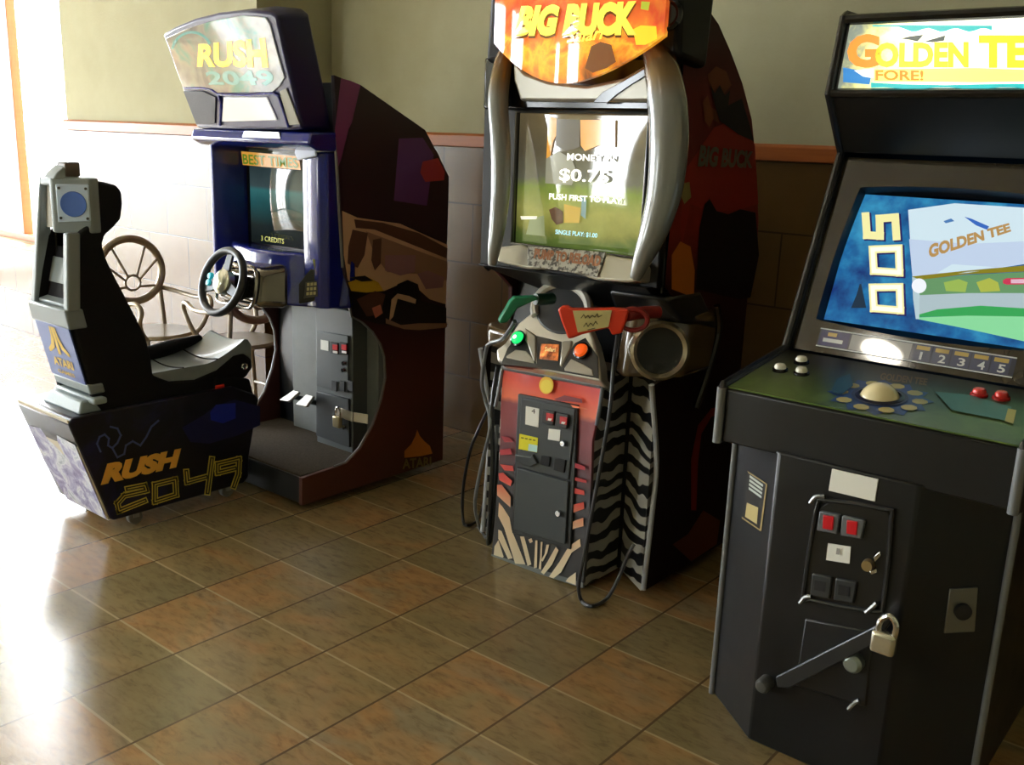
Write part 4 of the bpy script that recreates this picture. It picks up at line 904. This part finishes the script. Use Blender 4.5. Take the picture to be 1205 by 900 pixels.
# control panel
part('panel_front', B().px([(2.246, .803), (2.246, .944), (2.62, .994), (2.62, .803)], GX0+.02, GX1-.02), lamin, gc, .005)
TN = Vector((0, -.1335, .991)).normalized(); T0 = Vector((0, 2.246, .9465))
T = lambda L, kk=0.: [at_p(a, b_, T0+TN*kk, TN) for a, b_ in L]
turf = NT('turf_overlay', .3, .5); c = turf.coord(); nz = turf.noise(c, 8., 5., .65, .6); n3 = turf.noise(c, 3., 2.)
cg = turf.mix(turf.math('MULTIPLY', nz, 1.), (26, 40, 20), (104, 128, 60))
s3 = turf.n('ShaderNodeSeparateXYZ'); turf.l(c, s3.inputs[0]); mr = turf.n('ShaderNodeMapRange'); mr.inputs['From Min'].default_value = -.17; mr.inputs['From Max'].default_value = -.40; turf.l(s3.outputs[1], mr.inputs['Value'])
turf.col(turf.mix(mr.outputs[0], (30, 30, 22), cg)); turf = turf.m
ov = part('panel_overlay', B().slab([(GX0+.024, 2.25, .947), (GX1-.024, 2.25, .947), (GX1-.024, 2.60, .994), (GX0+.024, 2.60, .994)], TN*.004), turf, gc)
tb = T([(1035, 467)], .004)[0]
bl_, gd_, wt_, skyb = M('overlay_blue', (30, 64, 120), .35), M('overlay_gold', (176, 160, 90), .35), M('overlay_white', (170, 176, 170), .35), M('overlay_teal', (66, 110, 110), .35)
ring = lambda r, a, sq=1.: tb + Vector((r*math.cos(a), r*math.sin(a)*sq*.991, r*math.sin(a)*sq*.1335))
arts = [([ring(.125 if k % 2 else .10, math.pi*k/12) for k in range(24)], bl_)]
for k in range(10):
    a = 2*math.pi*k/10+.2; m_ = ring(.092, a); arts.append(([m_+(ring(.019, j*math.pi/4)-tb) for j in range(8)], gd_))
arts.append(([ring(.066, math.pi*j/10) for j in range(20)], M('overlay_navy', (18, 28, 66), .35)))
arts.append((T([(1100,462),(1140,466),(1190,480),(1188,497),(1120,484)], .004), skyb)); arts.append((T([(1186,482),(1196,484),(1192,500),(1182,497)], .004), gd_))
arts.append((T([(985,447),(1000,441),(1004,455),(990,466),(978,462)], .004), M('overlay_deep_teal', (34, 72, 84), .35)))
decals('overlay_print', arts, TN, ov, lift=.0008, step=.0002)
letters('lettering', 'GOLDEN TEE', T([(1035,447),(1090,454),(1092,446),(1037,439)], .004), M('overlay_brown', (112, 88, 48), .35), ov, TN, .03, lift=.0014)
tr = part('trackball', B().lathe([(.045, -.016), (.0485, 0), (.0465, .015), (.040, .0275), (.030, .038), (.018, .045), (0, .0485)], tb-TN*.012, TN, 32), M('ivory_ball', (226, 212, 168), .18, coat=.5), gc)
part('trackball_ring', B().lathe([(.058, 0), (.058, .004), (.050, .007), (.0485, .0)], tb, TN, 36), M('ring_dark_blue', (20, 24, 48), .3), tr)
wb, rbm = M('button_white', (226, 222, 206), .25, coat=.3), M('button_red', (206, 34, 26), .22, coat=.4)
for q, m_, nm in (((918,436), wb, 'white_button'), ((943,427), wb, 'white_button'), ((943,440), wb, 'white_button'), ((1152,465), rbm, 'red_button'), ((1178,469), rbm, 'red_button')):
    p = T([q], .004)[0]
    o_ = part(nm, B().lathe([(.0155, .0), (.0155, .013), (.012, .018), (.005, .020), (0, .0195)], p, TN, 24), m_, gc)
    part('button_collar', B().lathe([(.021, 0), (.020, .006), (.016, .008), (.0155, .0)], p, TN, 24), blackgloss if m_ is wb else M('collar_red', (150, 20, 18), .25), o_)
# bezel, tube, instruction strip
BU = Vector((0, .246, .543)).normalized(); BNn = Vector((0, -BU.z, BU.y)); BO = Vector((0, 2.612, 1.003))
bp_ = lambda x, s, d=0.: Vector((x, 0, 0))+BO+BU*s-BNn*d
bez = NT('smoked_bezel', .08, .5, .6); c = bez.coord(); bez.col(bez.mix(bez.noise(c, 5., 3.), (40, 34, 26), (54, 47, 36))); bez = bez.m
sx0, sx1, s0, s1 = -1.062, -.488, .098, .50
def edge_y(u, k):      # slightly bowed tube edges
    return k*.014*(1-(2*u-1)**2)
b = B()
N = 16
outer = [(GX0+.022, .004), (GX1-.022, .004), (GX1-.022, .59), (GX0+.022, .59)]
def strip(a, c_, d=.020):
    for (p0_, p1_), (q0, q1) in zip(zip(a, a[1:]), zip(c_, c_[1:])): b.face([bp_(*p0_, d), bp_(*p1_, d), bp_(*q1, d), bp_(*q0, d)])
us = [i/N for i in range(N+1)]
inb = [(sx0+(sx1-sx0)*u, s0+edge_y(u, -1)) for u in us]; int_ = [(sx0+.02+(sx1-sx0-.04)*u, s1+edge_y(u, 1)) for u in us]
inl = [(sx0+.02*u-edge_y(u, .6), s0+(s1-s0)*u) for u in us]; inr = [(sx1-.02*u+edge_y(u, .6), s0+(s1-s0)*u) for u in us]
lx, rx = GX0+.022, GX1-.022
strip([(lx+(rx-lx)*u, .004) for u in us], inb); strip([(lx+(rx-lx)*u, .59) for u in us], int_)
strip([(lx, .004+(.59-.004)*u) for u in us], inl); strip([(rx, .004+(.59-.004)*u) for u in us], inr)
bezo = part('monitor_bezel', b, bez, gc, smooth=False)
b = B()     # dark collar round the tube
for L in (inb, int_, inl, inr):
    for p0_, p1_ in zip(L, L[1:]):
        c_ = lambda p: (GM+(p[0]-GM)*.955, .30+(p[1]-.30)*.95)
        b.face([bp_(*p0_, .020), bp_(*p1_, .020), bp_(*c_(p1_), .062), bp_(*c_(p0_), .062)])
part('tube_collar', b, M('collar_black', (20, 18, 16), .4), bezo, smooth=False)
def tube_pt(u, v, d=0.):
    x = -1.052+.554*u; s_ = .108+.384*v
    return bp_(x, s_, .050-.004*(1-(2*u-1)**2)*(1-(2*v-1)**2)-d)
e_ = lambda nme, cc, k=1.: M(nme, tuple(int(q*.25) for q in cc), .5, spec=.1, emit=cc, es=k)
scb = NT('golf_screen', .4, .15, .0); c = scb.coord(); ee = scb.ramp(scb.noise(c, 11., 4., .6), [(.3, (20, 50, 120)), (.5, (34, 110, 170)), (.7, (60, 160, 205))]); scb.emit(ee, .85); scb.b.inputs['Base Color'].default_value = lin((10, 20, 30)); scb = scb.m
gs = part('monitor_screen', B().grid(lambda u, v: tube_pt(u, v), 20, 16), scb, gc, fixn=False)
def on_tube(px, py, d=.005):
    p = at_p(px, py, BO-BNn*.04, BNn)
    for _ in range(4):
        u = (p.x+1.052)/.554; s_ = (p-BO).dot(BU); v = (s_-.108)/.384
        dep = .050-.004*(1-(2*u-1)**2)*(1-(2*v-1)**2)
        p = at_p(px, py, BO-BNn*(dep-d), BNn)
    return p
G = lambda L, d=.005: [on_tube(960+a/3.914, 220+b_/3.914, d) for a, b_ in L]
def patch(name, L, m_, d, parent):     # area subdivided so that it follows the tube
    return G(L, d), m_
decals('screen_picture', [
    (G([(425,105),(640,75),(959,95),(1200,115),(1200,335),(959,355),(700,395),(445,415),(435,250)]), e_('page_white', (212, 234, 244), .95)),
    (G([(430,240),(700,262),(959,250),(1200,240),(1200,330),(959,355),(700,390),(445,410)]), e_('page_pale', (196, 214, 238), .95)),
    (G([(445,412),(700,385),(959,362),(1200,345),(1200,372),(959,390),(700,402),(460,430),(445,425)]), e_('page_olive', (150, 140, 40), .8)),
    (G([(450,430),(700,405),(959,392),(1200,375),(1200,500),(959,490),(700,495),(480,500),(455,470)]), e_('trees_green', (110, 160, 110), .85)),
    (G([(590,440),(660,425),(700,440),(690,485),(600,480)]), e_('trees_lime', (160, 190, 90), .9)),
    (G([(740,440),(800,420),(840,440),(850,480),(760,485)]), e_('trees_yellow', (180, 190, 80), .9)),
    (G([(460,500),(700,490),(959,490),(1200,495),(1200,580),(959,560),(800,550),(600,570),(470,590)]), e_('fairway_grey', (180, 200, 206), .9)),
    (G([(470,590),(560,565),(760,548),(959,560),(1200,580),(1200,640),(959,600),(700,595),(480,600)]), e_('green_deep', (60, 170, 90), .9)),
    (G([(475,602),(700,594),(959,598),(1200,635),(1200,760),(959,712),(700,655),(470,610)]), e_('green_light', (140, 220, 160), .95)),
    (G([(445,415),(470,425),(480,470),(478,610),(462,610),(450,520)]), e_('page_edge', (190, 214, 220), .9)),
    (G([(862,432),(880,422),(1000,420),(1000,450),(880,452),(864,446)]), e_('flag_red', (210, 60, 90), .9)),
    (G([(900,428),(990,426),(990,446),(900,446)]), e_('flag_pink', (236, 190, 210), .9)),
    (G([(590,160),(625,148),(640,160),(600,170)]), e_('page_blue', (80, 130, 190), .9)), (G([(685,140),(720,150),(800,185),(790,200),(740,180)]), e_('page_blue_deep', (60, 110, 200), .9)),
    (G(disc_px((478,458), 34, 34)), e_('ball_white', (240, 245, 250), 1.)),
    (G([(205,450),(212,450),(235,560),(165,560),(190,500)]), e_('figure_shade', (40, 60, 80), .7)),
], BNn, gs, lift=0.0, step=.0004)
dig = e_('digit_cream', (246, 240, 170), 1.); dsh = e_('digit_shadow', (50, 40, 110), .7)
bw = lambda q: (lambda u, v: on_tube(*[w/3.914+o_ for w, o_ in zip(bil(q, u, v), (960, 220))], .0075))
# the score reads upwards, turned a quarter turn to the left
for t_, q in (('5', [(392,235),(386,105),(216,130),(222,225)]), ('0', [(408,408),(404,270),(240,275),(246,400)]), ('0', [(412,582),(408,448),(240,450),(246,572)])):
    if t_ == '5':
        L = [[(233,150),(233,222)], [(233,222),(292,222)], [(292,222),(292,160)], [(292,160),(305,140)], [(305,140),(350,138)], [(350,138),(364,155)], [(364,155),(364,226)]]
        L = [[(230,135),(236,222)], [(236,222),(296,226)], [(296,226),(294,146)], [(294,146),(366,140)], [(366,140),(372,228)]]
    else:
        (ax, ay), (bx, by_), (cx, cy_), (dx, dy) = q; i_ = 22
        L = [[(ax-i_,ay-i_*.6),(bx-i_,by_+i_*.6),(cx+i_,cy_+i_*.6),(dx+i_,dy-i_*.6),(ax-i_,ay-i_*.6)]]
    f_ = lambda u, v: on_tube(960+u/3.914, 220+v/3.914, .0065)
    ribbon('score_shadow', [[(a+7, b_+5) for a, b_ in l] for l in L], 40, dsh, gs, BNn, .0005, f_)
    ribbon('score_digit', L, 36, dig, gs, BNn, .0011, f_)
    if t_ == '0': ribbon('score_inner', L, 20, e_('digit_white', (250, 250, 235), 1.05), gs, BNn, .0017, f_)
tan_ = e_('page_tan', (190, 150, 90), .9)
letters('screen_lettering', 'GOLDEN TEE', None, tan_, gs, BNn, .05, .0, fn=bw([(520,330),(900,205),(890,165),(520,265)]))
ins = part('instruction_strip', B().slab([bp_(-1.04, .020, .019), bp_(-.53, .020, .019), bp_(-.53, .074, .019), bp_(-1.04, .074, .019)], BNn*.002), M('strip_navy', (52, 56, 76), .1, coat=1.), bezo)
I = lambda u, v: bp_(-1.04+.51*u, .020+.054*v, .016)
wti, goldi = M('strip_white', (196, 200, 206), .2, coat=1.), M('strip_gold', (176, 150, 80), .2, coat=1.)
decals('strip_print', [([I(.01,.1), I(.17,.1), I(.17,.92), I(.01,.92)], M('strip_purple', (44, 40, 96), .2, coat=1.)), ([I(.18,.1), I(.50,.1), I(.50,.9), I(.18,.9)], M('strip_pale', (140, 140, 140), .2, coat=1.))] +
       [([I(.515+.094*i,.10), I(.602+.094*i,.10), I(.602+.094*i,.92), I(.515+.094*i,.92)], M('strip_cell', (62, 68, 96), .2, coat=1.)) for i in range(5)] +
       [([I(.525+.094*i,.66), I(.592+.094*i,.66), I(.592+.094*i,.86), I(.525+.094*i,.86)], goldi) for i in range(5)] +
       [([I(.03,.3), I(.14,.3), I(.14,.5), I(.03,.5)], wti), ([I(.05,.62), I(.10,.62), I(.10,.82), I(.05,.82)], goldi), ([I(.0,.94), I(1,.94), I(1,1), I(0,1)], wti), ([I(.0,0), I(1,0), I(1,.06), I(0,.06)], wti)], BNn, ins, lift=.0004, step=.00005)
for i, t_ in enumerate('12345'):
    w_ = .012 if t_ == '1' else .035
    letters('strip_lettering', t_, [I(.55+.094*i,.16), I(.55+w_+.094*i,.16), I(.55+w_+.094*i,.56), I(.55+.094*i,.56)], wti, ins, BNn, .02, lift=.002)
# hood above the screen, lit sign
part('sign_soffit', B().slab([(GX0+.02,2.855,1.545),(GX1-.02,2.855,1.545),(GX1-.02,2.728,1.695),(GX0+.02,2.728,1.695)], (0, .03, .01)), black, gc, .002)
SN = Vector((0, -.975, .22)).normalized()
part('sign_frame', B().slab([(GX0+.02,2.730,1.695),(GX1-.02,2.730,1.695),(GX1-.02,2.775,1.905),(GX0+.02,2.775,1.905)], (0, .05, 0)), black, gc, .003)
part('sign_retainer', B().tube([(GX0+.02,2.722,1.702),(GX1-.02,2.722,1.702)], .012, 8).tube([(GX0+.02,2.766,1.898),(GX1-.02,2.766,1.898)], .014, 8), blackgloss, gc)
S0 = Vector((0, 2.729, 1.695))
sgp = lambda a, b_: at_p(985+a/5.477, 10+b_/5.477, S0+SN*.004, SN)
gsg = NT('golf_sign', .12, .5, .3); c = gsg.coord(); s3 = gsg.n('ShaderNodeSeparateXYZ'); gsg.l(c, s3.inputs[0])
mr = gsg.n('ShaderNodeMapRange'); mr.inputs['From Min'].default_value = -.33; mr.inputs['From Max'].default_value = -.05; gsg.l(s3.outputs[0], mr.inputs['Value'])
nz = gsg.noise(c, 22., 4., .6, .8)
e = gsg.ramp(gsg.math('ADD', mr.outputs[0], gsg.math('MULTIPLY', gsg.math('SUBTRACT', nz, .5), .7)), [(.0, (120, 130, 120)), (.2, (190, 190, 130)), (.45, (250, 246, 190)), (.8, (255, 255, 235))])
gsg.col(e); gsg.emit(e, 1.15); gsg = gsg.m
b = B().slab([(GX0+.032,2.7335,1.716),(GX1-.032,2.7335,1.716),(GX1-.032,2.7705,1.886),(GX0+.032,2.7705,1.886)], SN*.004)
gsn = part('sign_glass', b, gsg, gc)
tq, ty, to = M('sign_turquoise', (40, 170, 180), .2, emit=(50, 190, 190), es=.9), M('sign_gold', (248, 200, 50), .2, emit=(252, 204, 56), es=1.1), M('sign_orange', (226, 140, 50), .2, emit=(230, 146, 50), es=.9)
SG = lambda L: [sgp(*q) for q in L]
wave = lambda y0, amp, x0, x1, ph: [(x0+(x1-x0)*i/14, y0+amp*math.sin(ph+i*1.3)) for i in range(15)]
decals('sign_print', [
    (SG([(40,380),(120,395),(230,400),(210,490),(40,475)]), M('sign_blue', (40, 120, 190), .2, emit=(50, 130, 200), es=.9)),
    (SG([(110,400),(240,385),(240,450),(170,440)]), M('sign_cream', (230, 235, 220), .2, emit=(230, 235, 220), es=1.)),
    (SG([(220,478),(400,488),(700,495),(900,490),(1150,485),(1300,490),(1395,498)]+wave(515, 6, 1395, 220, 0)), tq),
    (SG([(230,118),(400,120)]+wave(140, 12, 480, 1000, 1)+[(1000,112),(230,108)]), M('sign_teal_top', (70, 190, 190), .2, emit=(80, 190, 190), es=.9)),
    (SG([(410,195),(480,180),(560,170),(520,215),(480,205)]), M('sign_slate', (90, 100, 100), .2, emit=(90, 100, 96), es=.7)),
    (SG([(560,215),(700,175),(690,210),(620,220)]), M('sign_slate', None)),
    (SG([(240,395),(520,390),(900,385),(1300,400),(1380,470),(900,478),(240,470)]), M('sign_lemon', (250, 240, 120), .2, emit=(255, 245, 130), es=1.1)),
], SN, gsn, lift=.001, step=.0003)
sgf = lambda q, k_=0.: (lambda u, v: sgp(*bil(q, u, v))+SN*(.003+k_))
letters('lettering', 'G', None, to, gsn, SN, .05, fn=sgf([(60,385),(275,385),(280,165),(75,170)]))
letters('lettering', 'OLDEN', None, ty, gsn, SN, .05, fn=sgf([(245,382),(850,385),(850,215),(250,222)]))
letters('lettering', 'TEE', None, ty, gsn, SN, .05, fn=sgf([(915,385),(1370,385),(1370,175),(915,175)]))
letters('lettering', 'FORE!', None, to, gsn, SN, .03, fn=sgf([(250,466),(560,468),(560,402),(250,398)], .001))
# coin doors
GY0 = 2.237
V = lambda L, d=0.: [at_y(890+a/2.903, 540+b_/2.903, GY0-d) for a, b_ in L]
cpn = part('coin_plate', B().slab(V([(215,160),(250,140),(440,165),(465,200),(440,480),(400,530),(180,490),(160,460),(200,190)], .004), (0, .02, 0)), M('coin_plate_black', (20, 21, 23), .28), gc, .006)
part('plate_rim', B().tube(V([(205,175),(240,140),(440,172),(462,205),(436,480),(400,520),(185,480),(160,465)], .006), .006, 8, closed=True, sub=2), M('rim_black', (44, 45, 47), .2), cpn)
part('white_sticker', B().slab(V([(258,34),(416,70),(405,146),(246,108)], .004), (0, .01, 0)), paper, gc, .001)
for q in ([(215,178),(285,192),(275,258),(205,245)], [(292,195),(370,210),(358,275),(285,262)]):
    s_ = part('coin_slot', B().slab(V(q, .016), (0, .014, 0)), M('coin_bezel_grey', (92, 96, 100), .4), cpn, .003)
    cx = sum(a for a, _ in q)/4; cy_ = sum(b_ for _, b_ in q)/4
    part('coin_button', B().slab(V([(cx-18,cy_-26),(cx+18,cy_-20),(cx+14,cy_+26),(cx-20,cy_+20)], .020), (0, .006, 0)), redlens, s_, .002)
part('price_sticker', B().slab(V([(245,288),(322,300),(318,358),(238,345)], .006), (0, .004, 0)), paper, cpn)
letters('sticker_lettering', '1', V([(272,325),(284,327),(286,306),(275,304)], .0085), M('sticker_grey', (150, 150, 150), .6), cpn, YM, lift=.0005)
p = V([(385, 360)], .006)[0]; part('lock', B().lathe([(0, .016), (.013, .016), (.015, .0), (0, 0)], p, YM, 18), M('lock_brass', (170, 150, 110), .3, metal=.8), cpn)
part('lock_tab', B().slab(V([(400,335),(422,315),(425,330),(405,352)], .012), (0, .006, 0)).slab(V([(385,385),(410,375),(412,388),(392,396)], .012), (0, .006, 0)), chrome, cpn, .001)
for q in ([(190,392),(258,405),(248,480),(182,465)], [(270,408),(342,422),(330,495),(262,482)]):
    s_ = part('return_slot', B().slab(V(q, .012), (0, .012, 0)), M('return_grey', (46, 48, 50), .4), cpn, .003)
    cx = sum(a for a, _ in q)/4; cy_ = sum(b_ for _, b_ in q)/4
    part('return_opening', B().slab(V([(cx-20,cy_-22),(cx+18,cy_-14),(cx+14,cy_+18),(cx-22,cy_+12)], .0135), (0, .003, 0)), slot, s_)
for q in ([(185,150),(205,128),(235,128)], [(150,492),(168,472),(188,470)], [(375,525),(398,505),(412,492)], [(315,855),(338,832),(352,825)]):
    part('corner_latch', B().tube(V(q, .012), .006, 8), M('latch_grey', (130, 132, 132), .25, metal=.7), cpn)
dr = part('cash_door', B().slab(V([(165,545),(400,590),(375,850),(130,775)], .004), (0, .02, 0)), M('cash_door_black', (26, 28, 32), .35), gc, .005)
bar = part('lock_bar', B().slab(V([(65,745),(400,575),(455,530),(470,540),(460,560),(400,635),(110,785),(70,780)], .034), (0, .012, 0)), M('bar_grey', (58, 60, 63), .35, metal=.5), gc, .003)
p = V([(38, 760)], .0)[0]; part('bar_bolt', B().lathe([(.020, 0), (.020, .03), (.014, .04), (0, .042)], p, YM, 16), M('bolt_grey', (96, 98, 98), .35, metal=.6), bar)
p = V([(440, 620)], .045)[0]; pk = part('padlock', B().box(p.x-.032, p.x+.026, p.y-.014, p.y+.016, p.z-.035, p.z+.022), M('padlock_silver', (205, 200, 180), .25, metal=.8), bar, .010, seg=3)
part('padlock_shackle', B().tube([(p.x-.018,p.y,p.z+.01),(p.x-.016,p.y,p.z+.045),(p.x+.004,p.y,p.z+.064),(p.x+.020,p.y,p.z+.045),(p.x+.018,p.y,p.z+.01)], .008, 10), chrome, pk)
p = V([(338, 690)], .006)[0]; part('door_lock', B().lathe([(.024, 0), (.024, .02), (.016, .03), (0, .03)], p, YM, 18), M('door_lock_grey', (150, 160, 155), .35, metal=.7), dr)
# warning label on the chamfer that faces the room's left, lock plate on the other one
FN = Vector((-.614, -.789, 0)); F0 = Vector((-1.13, 2.38, 0))
Wp = lambda L, kk=0.: [at_p(860+a/9., 540+b_/9., F0+FN*kk, FN) for a, b_ in L]
wl = part('warning_label', B().slab(Wp([(190,120),(385,265),(320,760),(120,620),(150,440)], .0), FN*.002), M('label_black', (28, 28, 26), .4), gc)
yl_, wh_ = M('label_tan', (176, 160, 104), .5), M('label_white', (176, 184, 176), .5)
decals('label_print', [(Wp([(175,125),(385,262),(382,275),(190,150)], .002), M('label_gold', (150, 130, 80), .5)), (Wp([(375,262),(388,268),(325,762),(308,745)], .002), M('label_gold', None)), (Wp([(120,612),(135,622),(310,745),(320,765),(120,630)], .002), M('label_gold', None))] +
       [(Wp([(205-3*i,170+42*i),(345-5*i,272+40*i),(342-5*i,296+40*i),(202-3*i,194+42*i)], .002), wh_) for i in range(4)] +
       [(Wp([(175,462),(295,515),(280,690),(155,610)], .002), yl_)], FN, wl, lift=.0006, step=.0001)
FR = Vector((.614, -.789, 0)); R0 = Vector((-.42, 2.38, 0))
pr_ = [at_p(a, b_, R0, FR) for a, b_ in [(1117,692),(1150,690),(1146,742),(1110,744)]]
lpz = part('lock_plate', B().slab(pr_, FR*.006), M('lock_plate_steel', (120, 120, 112), .35, metal=.7), gc, .002)
m_ = sum(pr_, Vector())/4; part('plate_keyhole', B().lathe([(.020, .0), (.020, .010), (.012, .012), (0, .012)], m_+FR*.006, FR, 16), slot, lpz)
# ================================================================== METAL CHAIRS BEHIND THE RACING SEAT
mt = NT('bronze_metal', .3, .5); c = mt.coord(); mt.col(mt.mix(mt.noise(c, 12., 3.), (126, 114, 96), (160, 148, 128))); mt.b.inputs['Metallic'].default_value = .55; mt = mt.m
def chair(x, y, rz, label):
    ch = thing('metal_chair', label, 'chair', (0, 0, 0), 'metal chairs by the tiled wall')
    part('seat', B().lathe([(0, .445), (.19, .445), (.205, .455), (.19, .468), (0, .462)], (0, 0, 0), (0, 0, 1), 32), mt, ch)
    C0_, tl = Vector((-.225, 0, .77)), .12
    rp = lambda r, a: C0_+Vector((-math.sin(a)*r*tl-.0, math.cos(a)*r, math.sin(a)*r*.92))
    bk = part('backrest', B().tube([rp(.185, 2*math.pi*i/24) for i in range(24)], .021, 10, closed=True, sub=2), mt, ch)
    cc = rp(.075, -math.pi/2)
    part('back_ring', B().tube([cc+Vector((0, .045*math.cos(a/2), .042*math.sin(a/2))) for a in range(13)], .007, 8, closed=True, sub=1), mt, bk)
    b = B()
    for a in (20, 55, 125, 160, -35, 215): b.tube([cc+Vector((0, .043*math.cos(math.radians(a)), .04*math.sin(math.radians(a)))), rp(.18, math.radians(a))], .007, 8)
    part('back_spokes', b, mt, bk)
    for s in (-1, 1):
        part('leg', B().tube([(-.225, s*.165, .70), (-.20, s*.17, .46), (-.21, s*.185, .25), (-.25, s*.21, 0)], .013, 10), mt, ch)
        part('leg', B().tube([(.15, s*.14, .455), (.175, s*.165, .30), (.21, s*.20, 0)], .013, 10), mt, ch)
        part('armrest', B().tube([(-.225, s*.175, .66), (-.12, s*.215, .645), (.05, s*.225, .635), (.16, s*.215, .655), (.205, s*.21, .645), (.215, s*.205, .61), (.185, s*.20, .56), (.165, s*.18, .50), (.15, s*.145, .455)], .0125, 10), mt, ch)
    part('stretcher', B().tube([(.19, -.18, .17), (0, -.14, .2), (-.22, -.195, .17)], .008, 8).tube([(.19, .18, .17), (0, .14, .2), (-.22, .195, .17)], .008, 8), mt, ch)
    ch.location = (x, y, 0); ch.rotation_euler = (0, 0, rz)
    return ch
c1 = chair(-4.80, 2.83, .0, 'bronze metal chair whose round spoked back shows beside the racing seat')
c2 = c1.copy(); COL.objects.link(c2); c2.location = (-4.32, 3.03, 0); c2.rotation_euler = (0, 0, math.pi-.12)
c2['label'] = 'bronze metal armchair half hidden behind the steering wheel'
for o in list(c1.children):
    k_ = o.copy(); COL.objects.link(k_); k_.parent = c2
    for g in o.children:
        d = g.copy(); COL.objects.link(d); d.parent = k_
# ================================================================== LIGHT
w = bpy.data.worlds.new('World'); SC.world = w; w.use_nodes = True
bg = w.node_tree.nodes['Background']; bg.inputs[0].default_value = (.90, .96, 1., 1.); bg.inputs[1].default_value = SKY
def portal(name, loc, rot, sx, sy):
    l = bpy.data.lights.new(name, 'AREA'); l.shape = 'RECTANGLE'; l.size = sx; l.size_y = sy
    o = bpy.data.objects.new(name, l); COL.objects.link(o); o.location = loc; o.rotation_euler = rot
    l.cycles.is_portal = True
sl = bpy.data.lights.new('sunlight', 'SUN'); sl.energy = SUN; sl.angle = math.radians(1.2); sl.color = (1., .97, .92)
so = bpy.data.objects.new('sunlight', sl); COL.objects.link(so); so.rotation_euler = Vector((.66, .06, -.75)).to_track_quat('-Z', 'Y').to_euler(); so.location = (-14, 0, 8)
R90 = math.pi/2
portal('daylight_back_window', ((WX0+WX1)/2, YL+.2, (WZ0+WZ1)/2), (-R90, 0, 0), WX1-WX0, WZ1-WZ0)
for h in LEFTW: portal('daylight_left_window', (XL-.18, (h[0]+h[1])/2, (h[2]+h[3])/2), (0, -R90, 0), h[3]-h[2], h[1]-h[0])
for h in FRONTW: portal('daylight_front_window', ((h[0]+h[1])/2, YF-.18, (h[2]+h[3])/2), (R90, 0, 0), h[1]-h[0], h[3]-h[2])
# round ceiling lamp whose reflection shows in the golf cabinet's bezel
LX, LY = -2.91, -2.46
cl = thing('ceiling_lamp', 'round white ceiling lamp above the middle of the tiled floor', 'lamp', (LX, LY, TOP))
part('lamp_rim', B().lathe([(.23, 0), (.23, -.05), (.21, -.065), (.19, -.065), (.19, 0)], (LX, LY, TOP), (0, 0, 1)), M('lamp_rim_white', (230, 230, 225), .4), cl)
part('lamp_diffuser', B().lathe([(.19, -.03), (.16, -.075), (.10, -.095), (0, -.10)], (LX, LY, TOP), (0, 0, 1)), M('lamp_diffuser', (255, 250, 240), .5, emit=(255, 246, 228), es=LAMP), cl)

# ================================================================== CAMERA
cd = bpy.data.cameras.new('camera'); co = bpy.data.objects.new('camera', cd); COL.objects.link(co)
D = Vector((0, -sp, -cp)); X = Vector((1, 0, 0))
right = ROT @ (cr*X - sr*D); down = ROT @ (sr*X + cr*D); fwd = ROT @ Vector((0, cp, -sp))
mw = Matrix((right, -down, -fwd)).transposed().to_4x4(); mw.translation = CAM
co.matrix_world = mw
cd.sensor_fit = 'HORIZONTAL'; cd.sensor_width = 36.; cd.lens = 36.*F/1205.; cd.clip_start = .02; cd.clip_end = 200
SC.camera = co
vs = SC.view_settings; vs.view_transform = 'Standard'; vs.look = 'None'; vs.gamma = 1.; vs.use_curve_mapping = False; vs.exposure = EXPO
cy = SC.cycles; cy.use_denoising = True; cy.max_bounces = 8; cy.diffuse_bounces = 4; cy.glossy_bounces = 4; cy.transparent_max_bounces = 8
cy.sample_clamp_indirect = 8.; cy.caustics_reflective = False; cy.caustics_refractive = False
